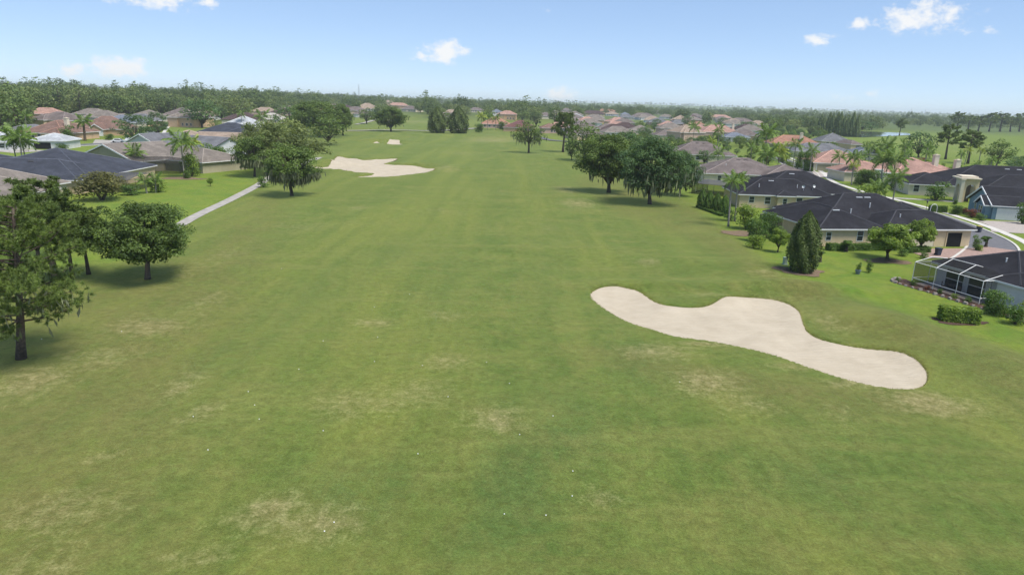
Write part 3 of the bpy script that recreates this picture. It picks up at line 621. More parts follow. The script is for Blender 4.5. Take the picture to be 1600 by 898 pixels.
for (x, y, a) in ((14.0, 2.2, -35), (16.0, 2.5, 20)):
    d = MB(); d.tube([(0, 0, -.3), (0, 0, .5), (0, -.12, .75)], [.03, .03, .03], 6)
    d.add([(0, -.12, .75)] + [(.32 * math.cos(t), -.3 + .1 * math.sin(t), .8 + .3 * math.sin(t)) for t in np.linspace(0, 2 * math.pi, 13)[:-1]], [(0, 1 + k, 1 + (k + 1) % 12) for k in range(12)] + [(0, 1 + (k + 1) % 12, 1 + k) for k in range(0)])
    link('satellite_dish', d.mesh('satellite_dish', M['metal']), dish_house, (x, y, 2.8 + .42 * y + .05), (0, 0, R(a)))
b_ = [(0, 22, 0, 15, 2.8, .36, 'hip'), (4, 24, 9, 25, 2.9, .38, 'hip'), (15, 29.5, -3.5, 12, 2.8, .36, 'hip')]
house('beige house with wide brown shingle roof and dark lanai, third along the right row', b_, 'brown', 'cream', (50.5, 185.5), R(-3), windows=[(4.5, .5, .9, .9, 1.3), (9.2, .5, .9, .9, 1.5), (13, .5, .9, 1.2, 1.3)], vents=auto_vents(b_[1], 2), pipes=[(7, 5, 4.5)])
b_ = [(.6, 19, -1, 10.5, 2.8, .40, 'hip'), (.4, 16, -14, 3, 2.75, .40, 'hip')]
house('beige house with black roof and screened pool cage at the right edge', b_, 'black', 'white', (52.6, 70.5), R(14), windows=[(.9, -3.2, .9, 1.4, 1.4, R(-90)), (.9, -6.2, .9, 1.2, 1.4, R(-90)), (1.1, 1.6, .15, 2.2, 2.2, R(-90)), (1.1, 4.4, .15, 2.2, 2.2, R(-90)), (1.1, 7.4, .15, 2.4, 2.2, R(-90))], pipes=[(4, 4, 4)])

def cage(name, label, pts_front, depth_vec, h, rise, frame, npan, kick=.7, roofm='screen', mid=True):
    """screen enclosure: front wall from pts_front[0] to [1], running back along depth_vec"""
    a, b = Vector((*pts_front[0], 0)), Vector((*pts_front[1], 0)); dv = Vector((*depth_vec, 0)); z0 = float(hz0(a.x, a.y))
    root = thing(name, label, 'enclosure', (a.x, a.y, z0)); up = Vector((0, 0, 1)); o = Vector((0, 0, 0)); e = b - a; r = .038
    def bar(p, q, nm): link(nm, MB().tube([p, q], [r, r], 4).mesh(nm, M[frame]), root)
    def panel(vs, mt='screen'): link('screen_panel', MB().add(vs, [tuple(range(len(vs)))]).mesh('screen_panel', M[mt]), root)
    n = npan; ridge0 = dv * .45 + up * (h + rise); 
    for k in range(n + 1):
        p = e * (k / n); bar(p, p + up * h, 'post'); bar(p + up * h, p + ridge0 if 0 < k < n or not mid else p + dv * .5 + up * (h + rise * .55), 'rafter')
        bar(p + (ridge0 if 0 < k < n or not mid else dv * .5 + up * (h + rise * .55)), p + dv + up * (h + rise * .3), 'rafter')
    m_ = max(2, int(dv.length / 2.6))
    for side in (0, 1):
        p0 = e * side
        for k in range(1, m_ + 1): bar(p0 + dv * (k / m_), p0 + dv * (k / m_) + up * (h + (0 if k < m_ else rise * .3)), 'post')
        bar(p0 + up * h, p0 + dv + up * (h + .01), 'beam'); bar(p0 + up * kick, p0 + dv + up * kick, 'rail')
        for k in range(m_): panel([p0 + dv * (k / m_), p0 + dv * ((k + 1) / m_), p0 + dv * ((k + 1) / m_) + up * h, p0 + dv * (k / m_) + up * h])
    bar(up * h, e + up * h, 'beam'); bar(up * kick, e + up * kick, 'rail')
    t = [0] + [k / n for k in range(1, n)] + [1]
    if mid and n > 2: bar(e * (1 / n) + ridge0, e * ((n - 1) / n) + ridge0, 'ridge_beam')
    for k in range(n):
        p, q = e * (k / n), e * ((k + 1) / n); panel([p, q, q + up * h, p + up * h])
        rp = p + (ridge0 if 0 < k or not mid else dv * .5 + up * (h + rise * .55)); rq = q + (ridge0 if k + 1 < n or not mid else dv * .5 + up * (h + rise * .55))
        panel([p + up * h, q + up * h, rq, rp], roofm); panel([rp, rq, q + dv + up * (h + rise * .3), p + dv + up * (h + rise * .3)], roofm)
    return root
cage('pool_cage', 'white framed screen pool cage beside the red mulch bed', ((48.7, 80.9), (51.1, 72.0)), (4.6, 1.25), 2.65, 1.0, 'white', 3)
cage('pool_cage', 'dark low screen lanai at the left end of the nearest tan house', ((42.5, 117.5), (45.0, 111.5)), (7.5, 3.2), 2.4, .5, 'bronze', 3, roofm='screen_roof', mid=False)
cage('pool_cage', 'dark screened lanai on the brown roofed beige house above the round shrubs', ((42.0, 163.0), (48.5, 158.5)), (6, 8), 2.5, .5, 'bronze', 3, roofm='screen_roof', mid=False)

def px_house(label, A, B, depth, roof, wall, rz=0.0, style='hip', eave=2.8, pitch=.42, win=3, chim=None, garage=None, door=None, gcol='white', vents=0, group=None, floors=1, name='house', gopen=False):
    """a house whose front eave runs between two picture points"""
    mx, my = (A[0] + B[0]) / 2, (A[1] + B[1]) / 2; z = 0.0
    for _ in range(4):
        x, y = P(mx, my, eave + z); z = float(hz0(x, y))
    w = (B[0] - A[0]) * mpp(x, y) * 1.0; hw = w / 2; d = depth; k = random.uniform(.28, .4)
    if style == 'hip': bl = [(-hw, hw, 0, d, eave, pitch, 'hip'), (-hw + w * .08, -hw + w * (.08 + k), -1.6, d * .6, eave, pitch, 'hip'), (hw - w * .36, hw + 1.2, d * .35, d + 4, eave, pitch, 'hip')]
    elif style == 'plain': bl = [(-hw, hw, 0, d, eave, pitch, 'hip')]
    elif style == 'left': bl = [(-hw, hw, 2, d, eave, pitch, 'hip'), (-hw - .3, -hw + w * .45, 0, d * .8, eave, pitch, 'hip')]
    elif style == 'right': bl = [(-hw, hw, 2, d, eave, pitch, 'hip'), (hw - w * .45, hw + .3, 0, d * .8, eave, pitch, 'hip')]
    elif style == 'gable': bl = [(-hw, hw, 0, d, eave, pitch, 'gy'), (-hw - 6, hw + 8, d * .35, d + 6, eave, pitch * .9, 'hip')]
    elif style == 'gx': bl = [(-hw, hw, 0, d, eave, pitch, 'gx')]
    W = []
    fy = .5 if style in ('hip', 'plain', 'gable', 'gx') else 2.5
    fx = {'hip': (-hw + w * .5, hw - 1), 'left': (-hw + w * .5, hw - 1), 'right': (-hw + 1, hw - w * .5)}.get(style, (-hw + 1.2, hw - 1.2))
    for fl in range(floors):
        for j in range(win):
            W.append((fx[0] + (fx[1] - fx[0]) * (j + .5) / win, fy, .9 + 2.8 * fl, random.choice((.9, 1.2, 1.5)), 1.35))
    g = []
    if garage: g = [(-hw + w * t, (.5 if style in ('plain', 'gable', 'gx') else (-1.1 if style == 'hip' else .5)), gw, 2.2, 0.0, gopen) for t, gw in garage]
    ch = [(-hw + w * chim[0], d * chim[1], eave + pitch * min(w, d) * .5 - 1.0, 1.4, 1.9)] if chim else []
    v = auto_vents(bl[0], vents) if vents and bl[0][6] == 'hip' else []
    return house(label, bl, roof, wall, (x, y), rz, windows=W, garage=g, chimneys=ch, vents=v, gcol=gcol, group=group, name=name)

px_house('taupe roofed house with broad hips rising behind the right oaks', (1052, 241), (1150, 244), 20, 'brown', 'cream', R(-4), 'right', vents=2, pitch=.48)
px_house('pale walled house with long taupe roof left of the broad brown hips', (1026, 211), (1083, 213), 16, 'brown', 'cream', R(3), 'left')
px_house('tan walled house with small brown roof behind the far right oaks', (985, 203), (1022, 205), 16, 'taupe', 'cream', 0, 'hip')
px_house('salmon tiled house with tall chimney above the blue house', (1098, 206), (1160, 208), 20, 'salmon', 'pink', R(4), 'left', eave=3.2, chim=(.85, .35), pitch=.5)
px_house('light blue house with dark roof and white trimmed windows', (1133, 214), (1174, 215), 13, 'bluegrey', 'paleblue', R(3), 'plain', pitch=.36, win=4)
px_house('terracotta house with thick cream chimney before the pond trees', (1206, 229), (1284, 222), 18, 'terracotta', 'peach', R(-8), 'left', chim=(.62, .3), pitch=.5)
px_house('grey hip roofed house right of the cream chimney', (1284, 221), (1333, 222), 18, 'grey', 'tan', R(-4), 'plain', pitch=.5)
px_house('long grey roofed house above the salmon double garage', (1243, 239), (1334, 236), 17, 'grey', 'cream', R(-6), 'left', pitch=.42)
px_house('salmon tiled house with twin brown garage doors across the street', (1272, 255), (1362, 256), 17, 'salmon', 'cream', R(-5), 'plain', pitch=.45, win=0, garage=[(.2, 4.6), (.5, 4.6)], gcol='brown')
px_house('small dark roofed house behind the salmon double garage', (1338, 239), (1378, 241), 14, 'bluegrey', 'cream', R(-4), 'plain', pitch=.4)
# salmon house with an arched loggia and two chimneys
b_ = [(0, 19, 0, 18, 2.9, .45, 'hip'), (-13, 3, 3, 15, 2.8, .42, 'hip'), (12, 25, 6, 22, 2.8, .4, 'hip')]
salmon = house('large salmon tiled house with white arched loggia and two chimneys', b_, 'salmon', 'cream', (109.2, 199.5), R(1), windows=[(4, .5, .9, 1.2, 1.4), (8.5, .5, .9, 1.5, 1.4)], chimneys=[(16, 7.5, 6.0, 1.3, 2.0), (23, 8, 4.5, 1.4, 2.2)], vents=auto_vents(b_[0], 1))
def arch(parent, x, y, w, h, d, mat, rot=0.0, name='arch_portal'):
    """arched opening in a thick wall panel: piers, half-round head and dark recess"""
    b = MB(); ow = w * .62; r = ow / 2; sp = h * .80 - r; n = 10
    out = [(-w / 2, 0), (-r, 0), (-r, sp)] + [(-r * math.cos(t), sp + r * math.sin(t)) for t in np.linspace(0, math.pi, n)[1:-1]] + [(r, sp), (r, 0), (w / 2, 0), (w / 2, h), (-w / 2, h)]
    m = len(out); b.add([(p, 0, q) for p, q in out] + [(p, d, q) for p, q in out], [tuple(range(m)), tuple(reversed(range(m, 2 * m)))] + [(i, i + m, (i + 1) % m + m, (i + 1) % m) for i in range(m)])
    b.box(-w / 2 - .15, w / 2 + .15, -.15, d + .1, h, h + .25)
    return link(name, b.mesh(name, mat), parent, (x, y, 0), (0, 0, rot))
for k in range(3): arch(salmon, -5.5 + 2.3 * k, -2.2 - .3 * k, 2.2, 4.0 if k == 0 else 3.2, .5, WALL['white'])
# tan house with a tall arched entry
b_ = [(0, 12, 2, 16, 2.8, .4, 'hip'), (9, 40, 4, 24, 3.1, .42, 'hip'), (15, 40, -3, 12, 2.9, .4, 'hip')]
entry = house('beige house with black roof and tall arched stone entry', b_, 'black', 'cream', (98.5, 171.5), R(-12), windows=[(2.2, 2.5, .9, 1.2, 1.7), (6.5, 2.5, .9, 1.0, 1.2)], vents=auto_vents(b_[1], 4, True)[2:])
def local(o, x, y):
    c, q = math.cos(-o.rotation_euler[2]), math.sin(-o.rotation_euler[2]); dx, dy = x - o.location[0], y - o.location[1]; return dx * c - dy * q, dx * q + dy * c
lx, ly = local(entry, 105.0, 163.3); arch(entry, lx, ly, 3.6, 5.2, .7, WALL['cream'], R(-104) + R(12))
lx, ly = local(entry, 107.0, 161.6); arch(entry, lx, ly, 3.2, 5.2, .7, WALL['tan'], R(-14) + R(12), 'side_arch')
lx, ly = local(entry, 107.9, 164.2); link('door', MB().box(-1.6, 1.6, -.1, .1, 0, 4.9).mesh('door', M['door']), entry, (lx, ly, 0), (0, 0, R(-92)))  # made-up door: dark slab colouring in the shade of the arch recess
lx, ly = local(entry, 106.9, 163.6); link('entry_canopy', MB().box(-2.3, 2.3, -2.6, 2.6, 5.46, 5.7).box(-1.7, 1.7, -1.9, 1.9, 5.7, 6.1).mesh('entry_canopy', WALL['cream']), entry, (lx, ly, 0), (0, 0, R(-2)))
# blue house with white double garage
b_ = [(-1, 12.5, 0, 17, 2.8, .46, 'gy'), (6.3, 11.8, -1.1, 6, 2.7, .6, 'gy')]
house('blue gabled house with white double garage door and white trim', b_, 'black', 'blue', (97.5, 147.5), R(-104), windows=[(3.2, .5, 1.0, .8, 1.5), (8.4, -.6, .9, .8, 1.4), (9.45, -.6, .9, .8, 1.4)], garage=[(12.0, 3.9, 5.0, 2.15, R(90))])

# --- left side
b_ = [(-32, -4, 0, 17, 2.8, .40, 'hip'), (-26, 0, -6, 9, 2.75, .40, 'hip')]
house('house with pale taupe roof cut by the left edge behind the pines', b_, 'taupe', 'cream', (-81.5, 112.5), R(-4))
b_ = [(-36, 0, 0, 17, 2.8, .36, 'hip'), (-28, .6, 3, 31, 2.9, .32, 'hip'), (-46, -18, 6, 26, 2.8, .34, 'hip')]
house('house with large dark slate hip roof behind the left oak', b_, 'slate', 'tan', (-84.5, 132.3), R(2), windows=[(-5, .5, .9, 1.5, 1.4), (-10, .5, .9, 1.5, 1.4)], vents=auto_vents(b_[0], 2))
cage('pool_cage', 'dark sloping screen lanai joined to the slate roofed house', ((-85.6, 136.8), (-77.6, 137.0)), (-.8, 12.4), 2.5, .6, 'bronze', 4, roofm='screen_roof', mid=False)
b_ = [(-11, 11, 0, 18, 2.8, .34, 'gy'), (-5, 24, 9, 25, 2.8, .34, 'hip')]
house('taupe roofed house with olive gable facing the fairway', b_, 'taupe', 'olive', (-104.5, 175.0), R(-24), windows=[(6.5, .5, 1.0, 1.5, .6)], vents=[(8, 15, 4.85, 1.2, False), (14, 15.5, 5.0, 1.2, False)])
cage('pool_cage', 'dark domed screen pool cage behind the left garden palms', ((-97.0, 168.2), (-84.0, 172.0)), (-2, 8), 2.8, 1.1, 'bronze', 5)
b_ = [(-9, 9, 0, 18, 2.8, .42, 'gy'), (-3, 22, 8, 24, 2.8, .38, 'gx')]
house('grey roofed house with pale gable rising behind the taupe roof', b_, 'grey', 'paleblue', (-119.5, 220), R(-22), vents=[(3, 12, 4.3, 1.1, False)])
b_ = [(-10, 8, 0, 20, 2.8, .40, 'hip'), (2, 20, 4, 20, 2.8, .38, 'gx')]
house('tan roofed house with peach end gable above the left lawn', b_, 'tan', 'peach', (-117, 243), R(6), windows=[(4, .5, .9, 1.5, 1.3)], vents=auto_vents(b_[0], 1) + [(12, 9.5, 4.8, 1.1, False)])
cage('pool_cage', 'dark pool cage under the tan roof with peach gable', ((-111.5, 236.5), (-101, 238.5)), (-1, 8), 2.6, .8, 'bronze', 4, roofm='screen_roof')
px_house('dark grey roofed house between the tan and the white roofs', (298, 208), (384, 209), 22, 'slate', 'cream', R(-6), 'right', pitch=.42)
px_house('house with nearly white roof in the left group', (338, 197.5), (396, 197), 22, 'paleg', 'cream', R(-3), 'right', pitch=.52)
px_house('house with dark brown roof behind the white roof', (346, 188), (402, 187), 20, 'umber', 'cream', R(4), 'left', pitch=.5)
px_house('cream house with pale roof left of the dark oaks', (398, 186), (440, 187), 18, 'cream', 'cream', R(3), 'left', pitch=.5)
px_house('brown tiled house with chimney before the left wood', (22, 207), (94, 209), 24, 'rust', 'peach', R(-5), 'right', pitch=.5, chim=(.75, .45))
px_house('peach gabled garage house before the left wood', (136, 202), (160, 203), 16, 'rust', 'peach', R(12), 'gable', pitch=.7, win=0, garage=[(.55, 5)])
px_house('low maroon roofed house with orange wall left of the magnolia', (160, 200), (192, 200), 14, 'maroon', 'orange', R(3), 'plain', pitch=.36, win=0)
px_house('blue grey roofed house behind the maroon roof', (150, 192), (202, 191), 20, 'bluegrey', 'cream', R(2), 'plain', pitch=.42)
px_house('white garage house with pale grey roof and dark open bay', (44, 221), (99, 219), 13, 'paleg', 'white', R(10), 'plain', pitch=.36, win=0, garage=[(.38, 5.2)], gopen=True)
px_house('pale roofed house cut by the left edge beside the palm clump', (-50, 222), (14, 221), 16, 'paleg', 'white', R(6), 'plain', pitch=.4)
px_house('brown roofed house with ochre wall below the left skyline', (246, 182), (296, 181), 24, 'brown', 'ochre', R(-4), 'hip', pitch=.5)
px_house('grey brown roofed house half hidden behind the magnolia', (196, 184), (248, 183), 22, 'taupe', 'cream', R(4), 'plain', pitch=.42)
px_house('grey roofed house deep under the left wood', (10, 203), (40, 202), 16, 'grey', 'cream', 0, 'plain')
# --- centre and the far right
px_house('terracotta house behind the fan of palms at the end of the fairway', (752, 194), (800, 195), 22, 'terracotta', 'pink', R(4), 'right', pitch=.5)
px_house('maroon tiled house at the far end of the fairway', (786, 199), (834, 200), 20, 'maroon', 'peach', R(-6), 'left', pitch=.5)
px_house('pink walled house with pale upper floor right of the lone oak', (846, 200), (876, 201), 18, 'rust', 'pink', R(4), 'left', eave=3.4)
far = [(878, 173, 896, 'brown', 'pink'), (888, 185, 917, 'paleg', 'paleblue'), (910, 178, 946, 'umber', 'tan'), (935, 174, 963, 'terracotta', 'peach'), (970, 179, 984, 'bluegrey', 'white'), (988, 182, 1024, 'brown', 'grey'), (1030, 197, 1062, 'salmon', 'peach'),
       (1050, 188, 1068, 'salmon', 'peach'), (1110, 184, 1144, 'salmon', 'pink'), (1142, 190, 1178, 'brown', 'cream'), (1078, 182, 1100, 'brown', 'cream'), (598, 158, 616, 'tan', 'pink'), (604, 165, 636, 'salmon', 'peach'), (560, 166, 586, 'tan', 'pink'), (526, 168, 548, 'umber', 'grey'),
       (550, 178, 572, 'brown', 'white'), (768, 175, 786, 'bluegrey', 'white'), (438, 160, 462, 'brown', 'pink'), (455, 166, 482, 'grey', 'cream'), (680, 161, 694, 'grey', 'white'), (1330, 226, 1352, 'brown', 'tan'), (1020, 176, 1038, 'brown', 'cream'), (955, 190, 985, 'brown', 'cream'), (920, 188, 950, 'taupe', 'peach'), (1085, 195, 1102, 'terracotta', 'peach')]
RN = dict(brown='brown', paleg='pale grey', umber='dark umber', terracotta='terracotta', bluegrey='blue grey', salmon='salmon', tan='tan', grey='grey', taupe='taupe')
WN = dict(pink='pink', paleblue='pale blue', tan='tan', peach='peach', white='white', grey='grey', cream='cream')
where = ['left of the pale grey roof', 'above the two right oaks', 'left of the terracotta hip on the skyline', 'highest on the right slope', 'beside the blue grey gable', 'with broad roof on the right slope', 'amid trees below the skyline', 'steepest on the right slope',
         'under the right skyline', 'above the light blue house', 'left of the peach skyline house', 'on the skyline above the far field', 'below the skyline above the far field', 'right of the tall mast', 'left of the tall mast', 'behind the dark oaks', 'above the fan of palms', 'on the left skyline', 'under the left skyline', 'behind the pair of dark conifers',
         'left of the pond', 'far back on the right slope', 'right of the two oaks crowns', 'between the oak crowns', 'beside the salmon roofs']
for (x0, y, x1, rf, wl), wh in zip(far, where):
    px_house('far %s roofed house with %s walls %s' % (RN[rf], WN[wl], wh), (x0, y), (x1, y), 18, rf, wl, R(random.uniform(-8, 8)), random.choice(('left', 'right', 'hip')), pitch=.5, win=3, eave=3.0 if y > 176 else 4.2, floors=1, group='far houses')

random.seed(33)
def more_houses(xs, ys, n, label_zone):
    k = t = 0
    while k < n and t < 400:
        t += 1; px, py = random.uniform(*xs), random.uniform(*ys); x, y = P(px, py, 3 + float(hz0(*P(px, py, 3))))
        if y > 1100 or y < 0 or any((x - a) ** 2 + (y - b) ** 2 < (h + 9) ** 2 for a, b, h in SEEN): continue
        w = 20 / mpp(x, y); rf = random.choice(('salmon', 'brown', 'taupe', 'tan', 'grey', 'brown', 'taupe', 'brown', 'tan', 'umber')); wl = random.choice(('cream', 'pink', 'peach', 'white', 'tan')); k += 1
        px_house('small far %s roofed house with %s walls %s' % (RN[rf], WN[wl], (label_zone if label_zone != 'on the right slope' else 'left of the large oaks' if px < 900 else 'above the left large oak' if px < 985 else 'above the right large oak' if px < 1070 else 'above the brown roofs' if px < 1130 else 'near the light blue house')), (px - w / 2, py), (px + w / 2, py), 16, rf, wl, R(random.uniform(-20, 20)), random.choice(('left', 'right', 'hip')), pitch=.5, win=3, eave=random.choice((3.0, 3.0, 5.4)), group='small far houses ' + label_zone)
more_houses((865, 1200), (170, 212), 42, 'on the right slope'); more_houses((440, 640), (158, 172), 8, 'beyond the far field'); more_houses((60, 440), (170, 190), 9, 'at the foot of the left wood'); more_houses((640, 880), (164, 182), 5, 'behind the end of the fairway')

# ------------------------------------------------------------------ plants
def quads(C, Nrm, size, aspect=.6, jit=.6):
    """rhombic leaf faces at C, roughly facing Nrm"""
    n = len(C); N = Nrm + rng.normal(0, jit, (n, 3)); N /= np.linalg.norm(N, axis=1)[:, None] + 1e-9
    A = np.cross(N, rng.normal(0, 1, (n, 3))); A /= np.linalg.norm(A, axis=1)[:, None] + 1e-9; B = np.cross(N, A)
    s = (size * rng.uniform(.6, 1.35, n))[:, None] if np.isscalar(size) else size[:, None]
    V = np.stack([C - A * s, C - B * s * aspect, C + A * s, C + B * s * aspect], 1).reshape(-1, 3)
    return V, np.arange(4 * n).reshape(n, 4)
def clump_leaves(cl, per_area, size, flat=.75, tint=None, shell=.55, jit=.6, seed_t=.25):
    """leaves on the shells of ellipsoid clumps: cl = [(x, y, z, r)]"""
    Cs, Ns, Ts = [], [], []
    zs = np.array([c[2] for c in cl]); z0, z1 = zs.min(), zs.max() + 1e-6
    for (x, y, z, r) in cl:
        n = max(8, int(per_area * r * r)); d = rng.normal(0, 1, (n, 3)); d /= np.linalg.norm(d, axis=1)[:, None]
        d[:, 2] = np.where(d[:, 2] < -.35, -d[:, 2] * rng.uniform(-.8, 1, n), d[:, 2])
        rr = r * (shell + (1.12 - shell) * rng.random(n) ** .6)
        C = d * rr[:, None] * np.array([1, 1, flat]) + np.array([x, y, z]); ct = rng.normal(.45, seed_t)
        Cs.append(C); Ns.append(d + np.array([0, 0, .8])); Ts.append(np.clip(ct + rng.normal(0, .16, n), 0, 1))
    C = np.concatenate(Cs); V, Fq = quads(C, np.concatenate(Ns), size, .6, jit)
    return V, Fq, np.repeat(np.concatenate(Ts), 4)
def oak_proto(R_=5.5, H=9.0, bole=2.2, nc=60, per=55, size=.22, mat='oak', moss=0, dome=1.0, seed=0, low=.3, cr=(.16, .27), spread=1.0):
    """returns meshes (trunk, crown, moss) of a spreading broadleaf tree, base at the origin"""
    global rng; rng = np.random.default_rng(100 + seed)
    zc = bole + (H - bole) * low; cl = []
    while len(cl) < nc:
        d = rng.normal(0, 1, 3); d /= np.linalg.norm(d)
        if d[2] < -.88: continue
        k = rng.uniform(.5, .86); ang = math.atan2(d[1], d[0]); wob = 1 + .16 * math.sin(3 * ang + seed) + .12 * math.sin(5 * ang + 2 * seed) + rng.normal(0, .05)
        r = R_ * rng.uniform(*cr)
        vz = (H - zc) if d[2] > 0 else (zc - bole * .75)
        cl.append((d[0] * R_ * k * wob * spread, d[1] * R_ * k * wob, zc + d[2] * (vz - r * .55) * (.93 if k > .8 else k + .1) * dome, r))
    V, Fq, T = clump_leaves(cl, per / (size / .22) ** 2, size, .72)
    crown = np_mesh('oak_crown', V, Fq, M[mat], dict(tint=T))
    tb = MB(); tr = max(.16, R_ * .055); tp = (R_ * .04, 0, bole)
    tb.tube([(0, 0, -.3), (0, 0, .25), (tp[0] * .5, 0, bole * .6), tp], [tr * 1.5, tr * 1.1, tr * .9, tr * .85], 8)
    for c in cl[::max(1, nc // 16)]:
        m1 = (tp[0] + (c[0] - tp[0]) * .45, c[1] * .45, bole + (c[2] - bole) * .62)
        tb.tube([(tp[0], tp[1], bole - .25), m1, (c[0] * .9, c[1] * .9, c[2] - c[3] * .1)], [tr * .55, tr * .32, tr * .1], 5)
    mo = None
    if moss:
        lows = sorted(cl, key=lambda c: c[2])[:int(nc * .55)]; C = []; Ln = []
        for _ in range(moss):
            c = lows[rng.integers(len(lows))]; C.append((c[0] + rng.normal(0, c[3] * .5), c[1] + rng.normal(0, c[3] * .5), c[2] - c[3] * rng.uniform(0, .5))); Ln.append(rng.uniform(.5, 1.9) * R_ / 5.5)
        C = np.array(C); Ln = np.minimum(np.array(Ln), C[:, 2] - .9); Ln = np.maximum(Ln, .25); a = rng.uniform(0, 2 * np.pi, len(C)); wv = np.stack([np.cos(a), np.sin(a), np.zeros(len(C))], -1) * (rng.uniform(.06, .2, len(C)) * R_ / 5.5)[:, None]
        dn = np.stack([rng.normal(0, .1, len(C)), rng.normal(0, .1, len(C)), -Ln], -1)
        Vm = np.stack([C - wv * .6, C + dn * .5 - wv, C + dn, C + dn * .55 + wv], 1).reshape(-1, 3)
        mo = np_mesh('moss', Vm, np.arange(4 * len(C)).reshape(-1, 4), M['moss'], dict(tint=np.repeat(rng.random(len(C)), 4)))
    return tb.mesh('trunk', M['bark'], True), crown, mo
def pine_proto(H=12, R_=4.0, start=.38, nb=34, needles=42, seed=0, tuft=.42, wid=.035, lean=(0, 0), moss=0):
    global rng; rng = np.random.default_rng(500 + seed)
    tb = MB(); lx, ly = lean; ax = lambda t: Vector((lx * t + .25 * math.sin(2.1 * t + seed), ly * t + .2 * math.cos(3 * t) - .2, H * t))
    ks = np.linspace(0, .97, 9); tb.tube([ax(t) - Vector((0, 0, .3 if t == 0 else 0)) for t in ks], [.32 * H / 12 * (1.25 if t == 0 else 1) * (1 - .82 * t) + .02 for t in ks], 8)
    tufts = []
    for i in range(nb):
        t = start + (1 - start) * (i + rng.random()) / nb * .97; a = i * 2.399 + rng.normal(0, .4); u = (t - start) / (1 - start)
        ln = R_ * (1.0 - .72 * u ** 1.4) * rng.uniform(.65, 1.1) * (.75 + .5 * min(1, u * 4)); o = ax(t); up = rng.uniform(-.05, .45) + .25 * u
        p1 = o + Vector((math.cos(a) * ln * .5, math.sin(a) * ln * .5, ln * up * .35)); p2 = o + Vector((math.cos(a + .15) * ln, math.sin(a + .15) * ln, ln * up))
        tb.tube([o, p1, p2], [.075 * H / 12 * (1.1 - .6 * u), .05 * H / 12, .015], 4, False)
        for k in range(int(9 + ln * 4.6)):
            f = rng.uniform(.4, 1.0) ** .8; q = p1.lerp(p2, (f - .5) * 2) if f > .5 else o.lerp(p1, f * 2)
            tufts.append((*(q + Vector(rng.normal(0, .24 * ln / 3 + .08, 3) * np.array([1, 1, .7]))), rng.random()))
    tufts.append((*ax(1.0), .6)); tf = np.array(tufts); n = needles; Tn = np.repeat(tf, n, 0)
    d = rng.normal(0, 1, (len(Tn), 3)); d[:, 2] += .55; d /= np.linalg.norm(d, axis=1)[:, None]
    sd = np.cross(d, rng.normal(0, 1, d.shape)); sd /= np.linalg.norm(sd, axis=1)[:, None]; L_ = tuft * rng.uniform(.6, 1.15, len(Tn))[:, None]
    C = Tn[:, :3]; V = np.stack([C + d * L_ * .12 - sd * wid, C + d * L_ * .12 + sd * wid, C + d * L_], 1).reshape(-1, 3)
    crown = np_mesh('pine_crown', V, np.arange(len(V)).reshape(-1, 3), M['pine'], dict(tint=np.clip(np.repeat(Tn[:, 3] * .75 + rng.normal(.1, .12, len(Tn)), 3), 0, 1)))
    mo = None
    if moss:
        sel = tf[tf[:, 2] < H * .62]; C = sel[rng.integers(len(sel), size=moss)][:, :3] - np.array([0, 0, .2]); Ln = rng.uniform(.3, 1.0, moss); a = rng.uniform(0, 6.28, moss); wv = np.stack([np.cos(a), np.sin(a), 0 * a], -1) * rng.uniform(.05, .13, moss)[:, None]
        dn = np.stack([rng.normal(0, .1, moss), rng.normal(0, .1, moss), -Ln], -1); Vm = np.stack([C - wv * .6, C + dn * .5 - wv, C + dn, C + dn * .55 + wv], 1).reshape(-1, 3)
        mo = np_mesh('moss', Vm, np.arange(4 * moss).reshape(-1, 4), M['moss'], dict(tint=np.repeat(rng.random(moss), 4)))
    return tb.mesh('trunk', M['pine_bark'], True), crown, mo
def cone_proto(H=8, R_=2.2, n=9000, size=.16, mat='cypress', seed=0, tops=2, belly=.3):
    """dense upright conifer with one or two tips"""
    global rng; rng = np.random.default_rng(900 + seed); Cs, Ns = [], []
    offs = [(0, 0, 1.0)] if tops == 1 else [(-.22 * R_, 0, 1.0), (.42 * R_, .1, .95)]
    for (ox, oy, hs) in offs:
        k = n // len(offs); z = rng.random(k) ** .85; prof = np.where(z < belly, .72 + .28 * np.sin(z / belly * math.pi / 2), np.maximum(.02, np.cos((z - belly) / (1 - belly) * math.pi / 2)) ** .8)
        a = rng.uniform(0, 2 * math.pi, k); lump = 1 + .10 * np.sin(7 * a + 9 * z) + .09 * np.sin(4 * a - 14 * z + seed) + rng.normal(0, .05, k)
        r = R_ * (.8 if len(offs) > 1 else 1) * prof * lump * (.72 + .3 * rng.random(k) ** .5); up = 1 - .8 * z
        Cs.append(np.stack([ox * (.35 + .65 * z) + r * np.cos(a), oy + r * np.sin(a), .15 + z * (H * hs - .2)], -1)); Ns.append(np.stack([np.cos(a), np.sin(a), np.full(k, .5)], -1))
    C = np.concatenate(Cs); V, Fq = quads(C, np.concatenate(Ns), size, .55, .45)
    a = np.arctan2(C[:, 1], C[:, 0]); t = np.clip(.45 + .3 * np.sin(7 * a + 9 * C[:, 2] / H) + rng.normal(0, .2, len(C)), 0, 1)
    return MB().tube([(0, 0, -.2), (0, 0, H * .6)], [R_ * .1, R_ * .03], 6).mesh('trunk', M['bark']), np_mesh('conifer_crown', V, Fq, M[mat], dict(tint=np.repeat(t, 4))), None
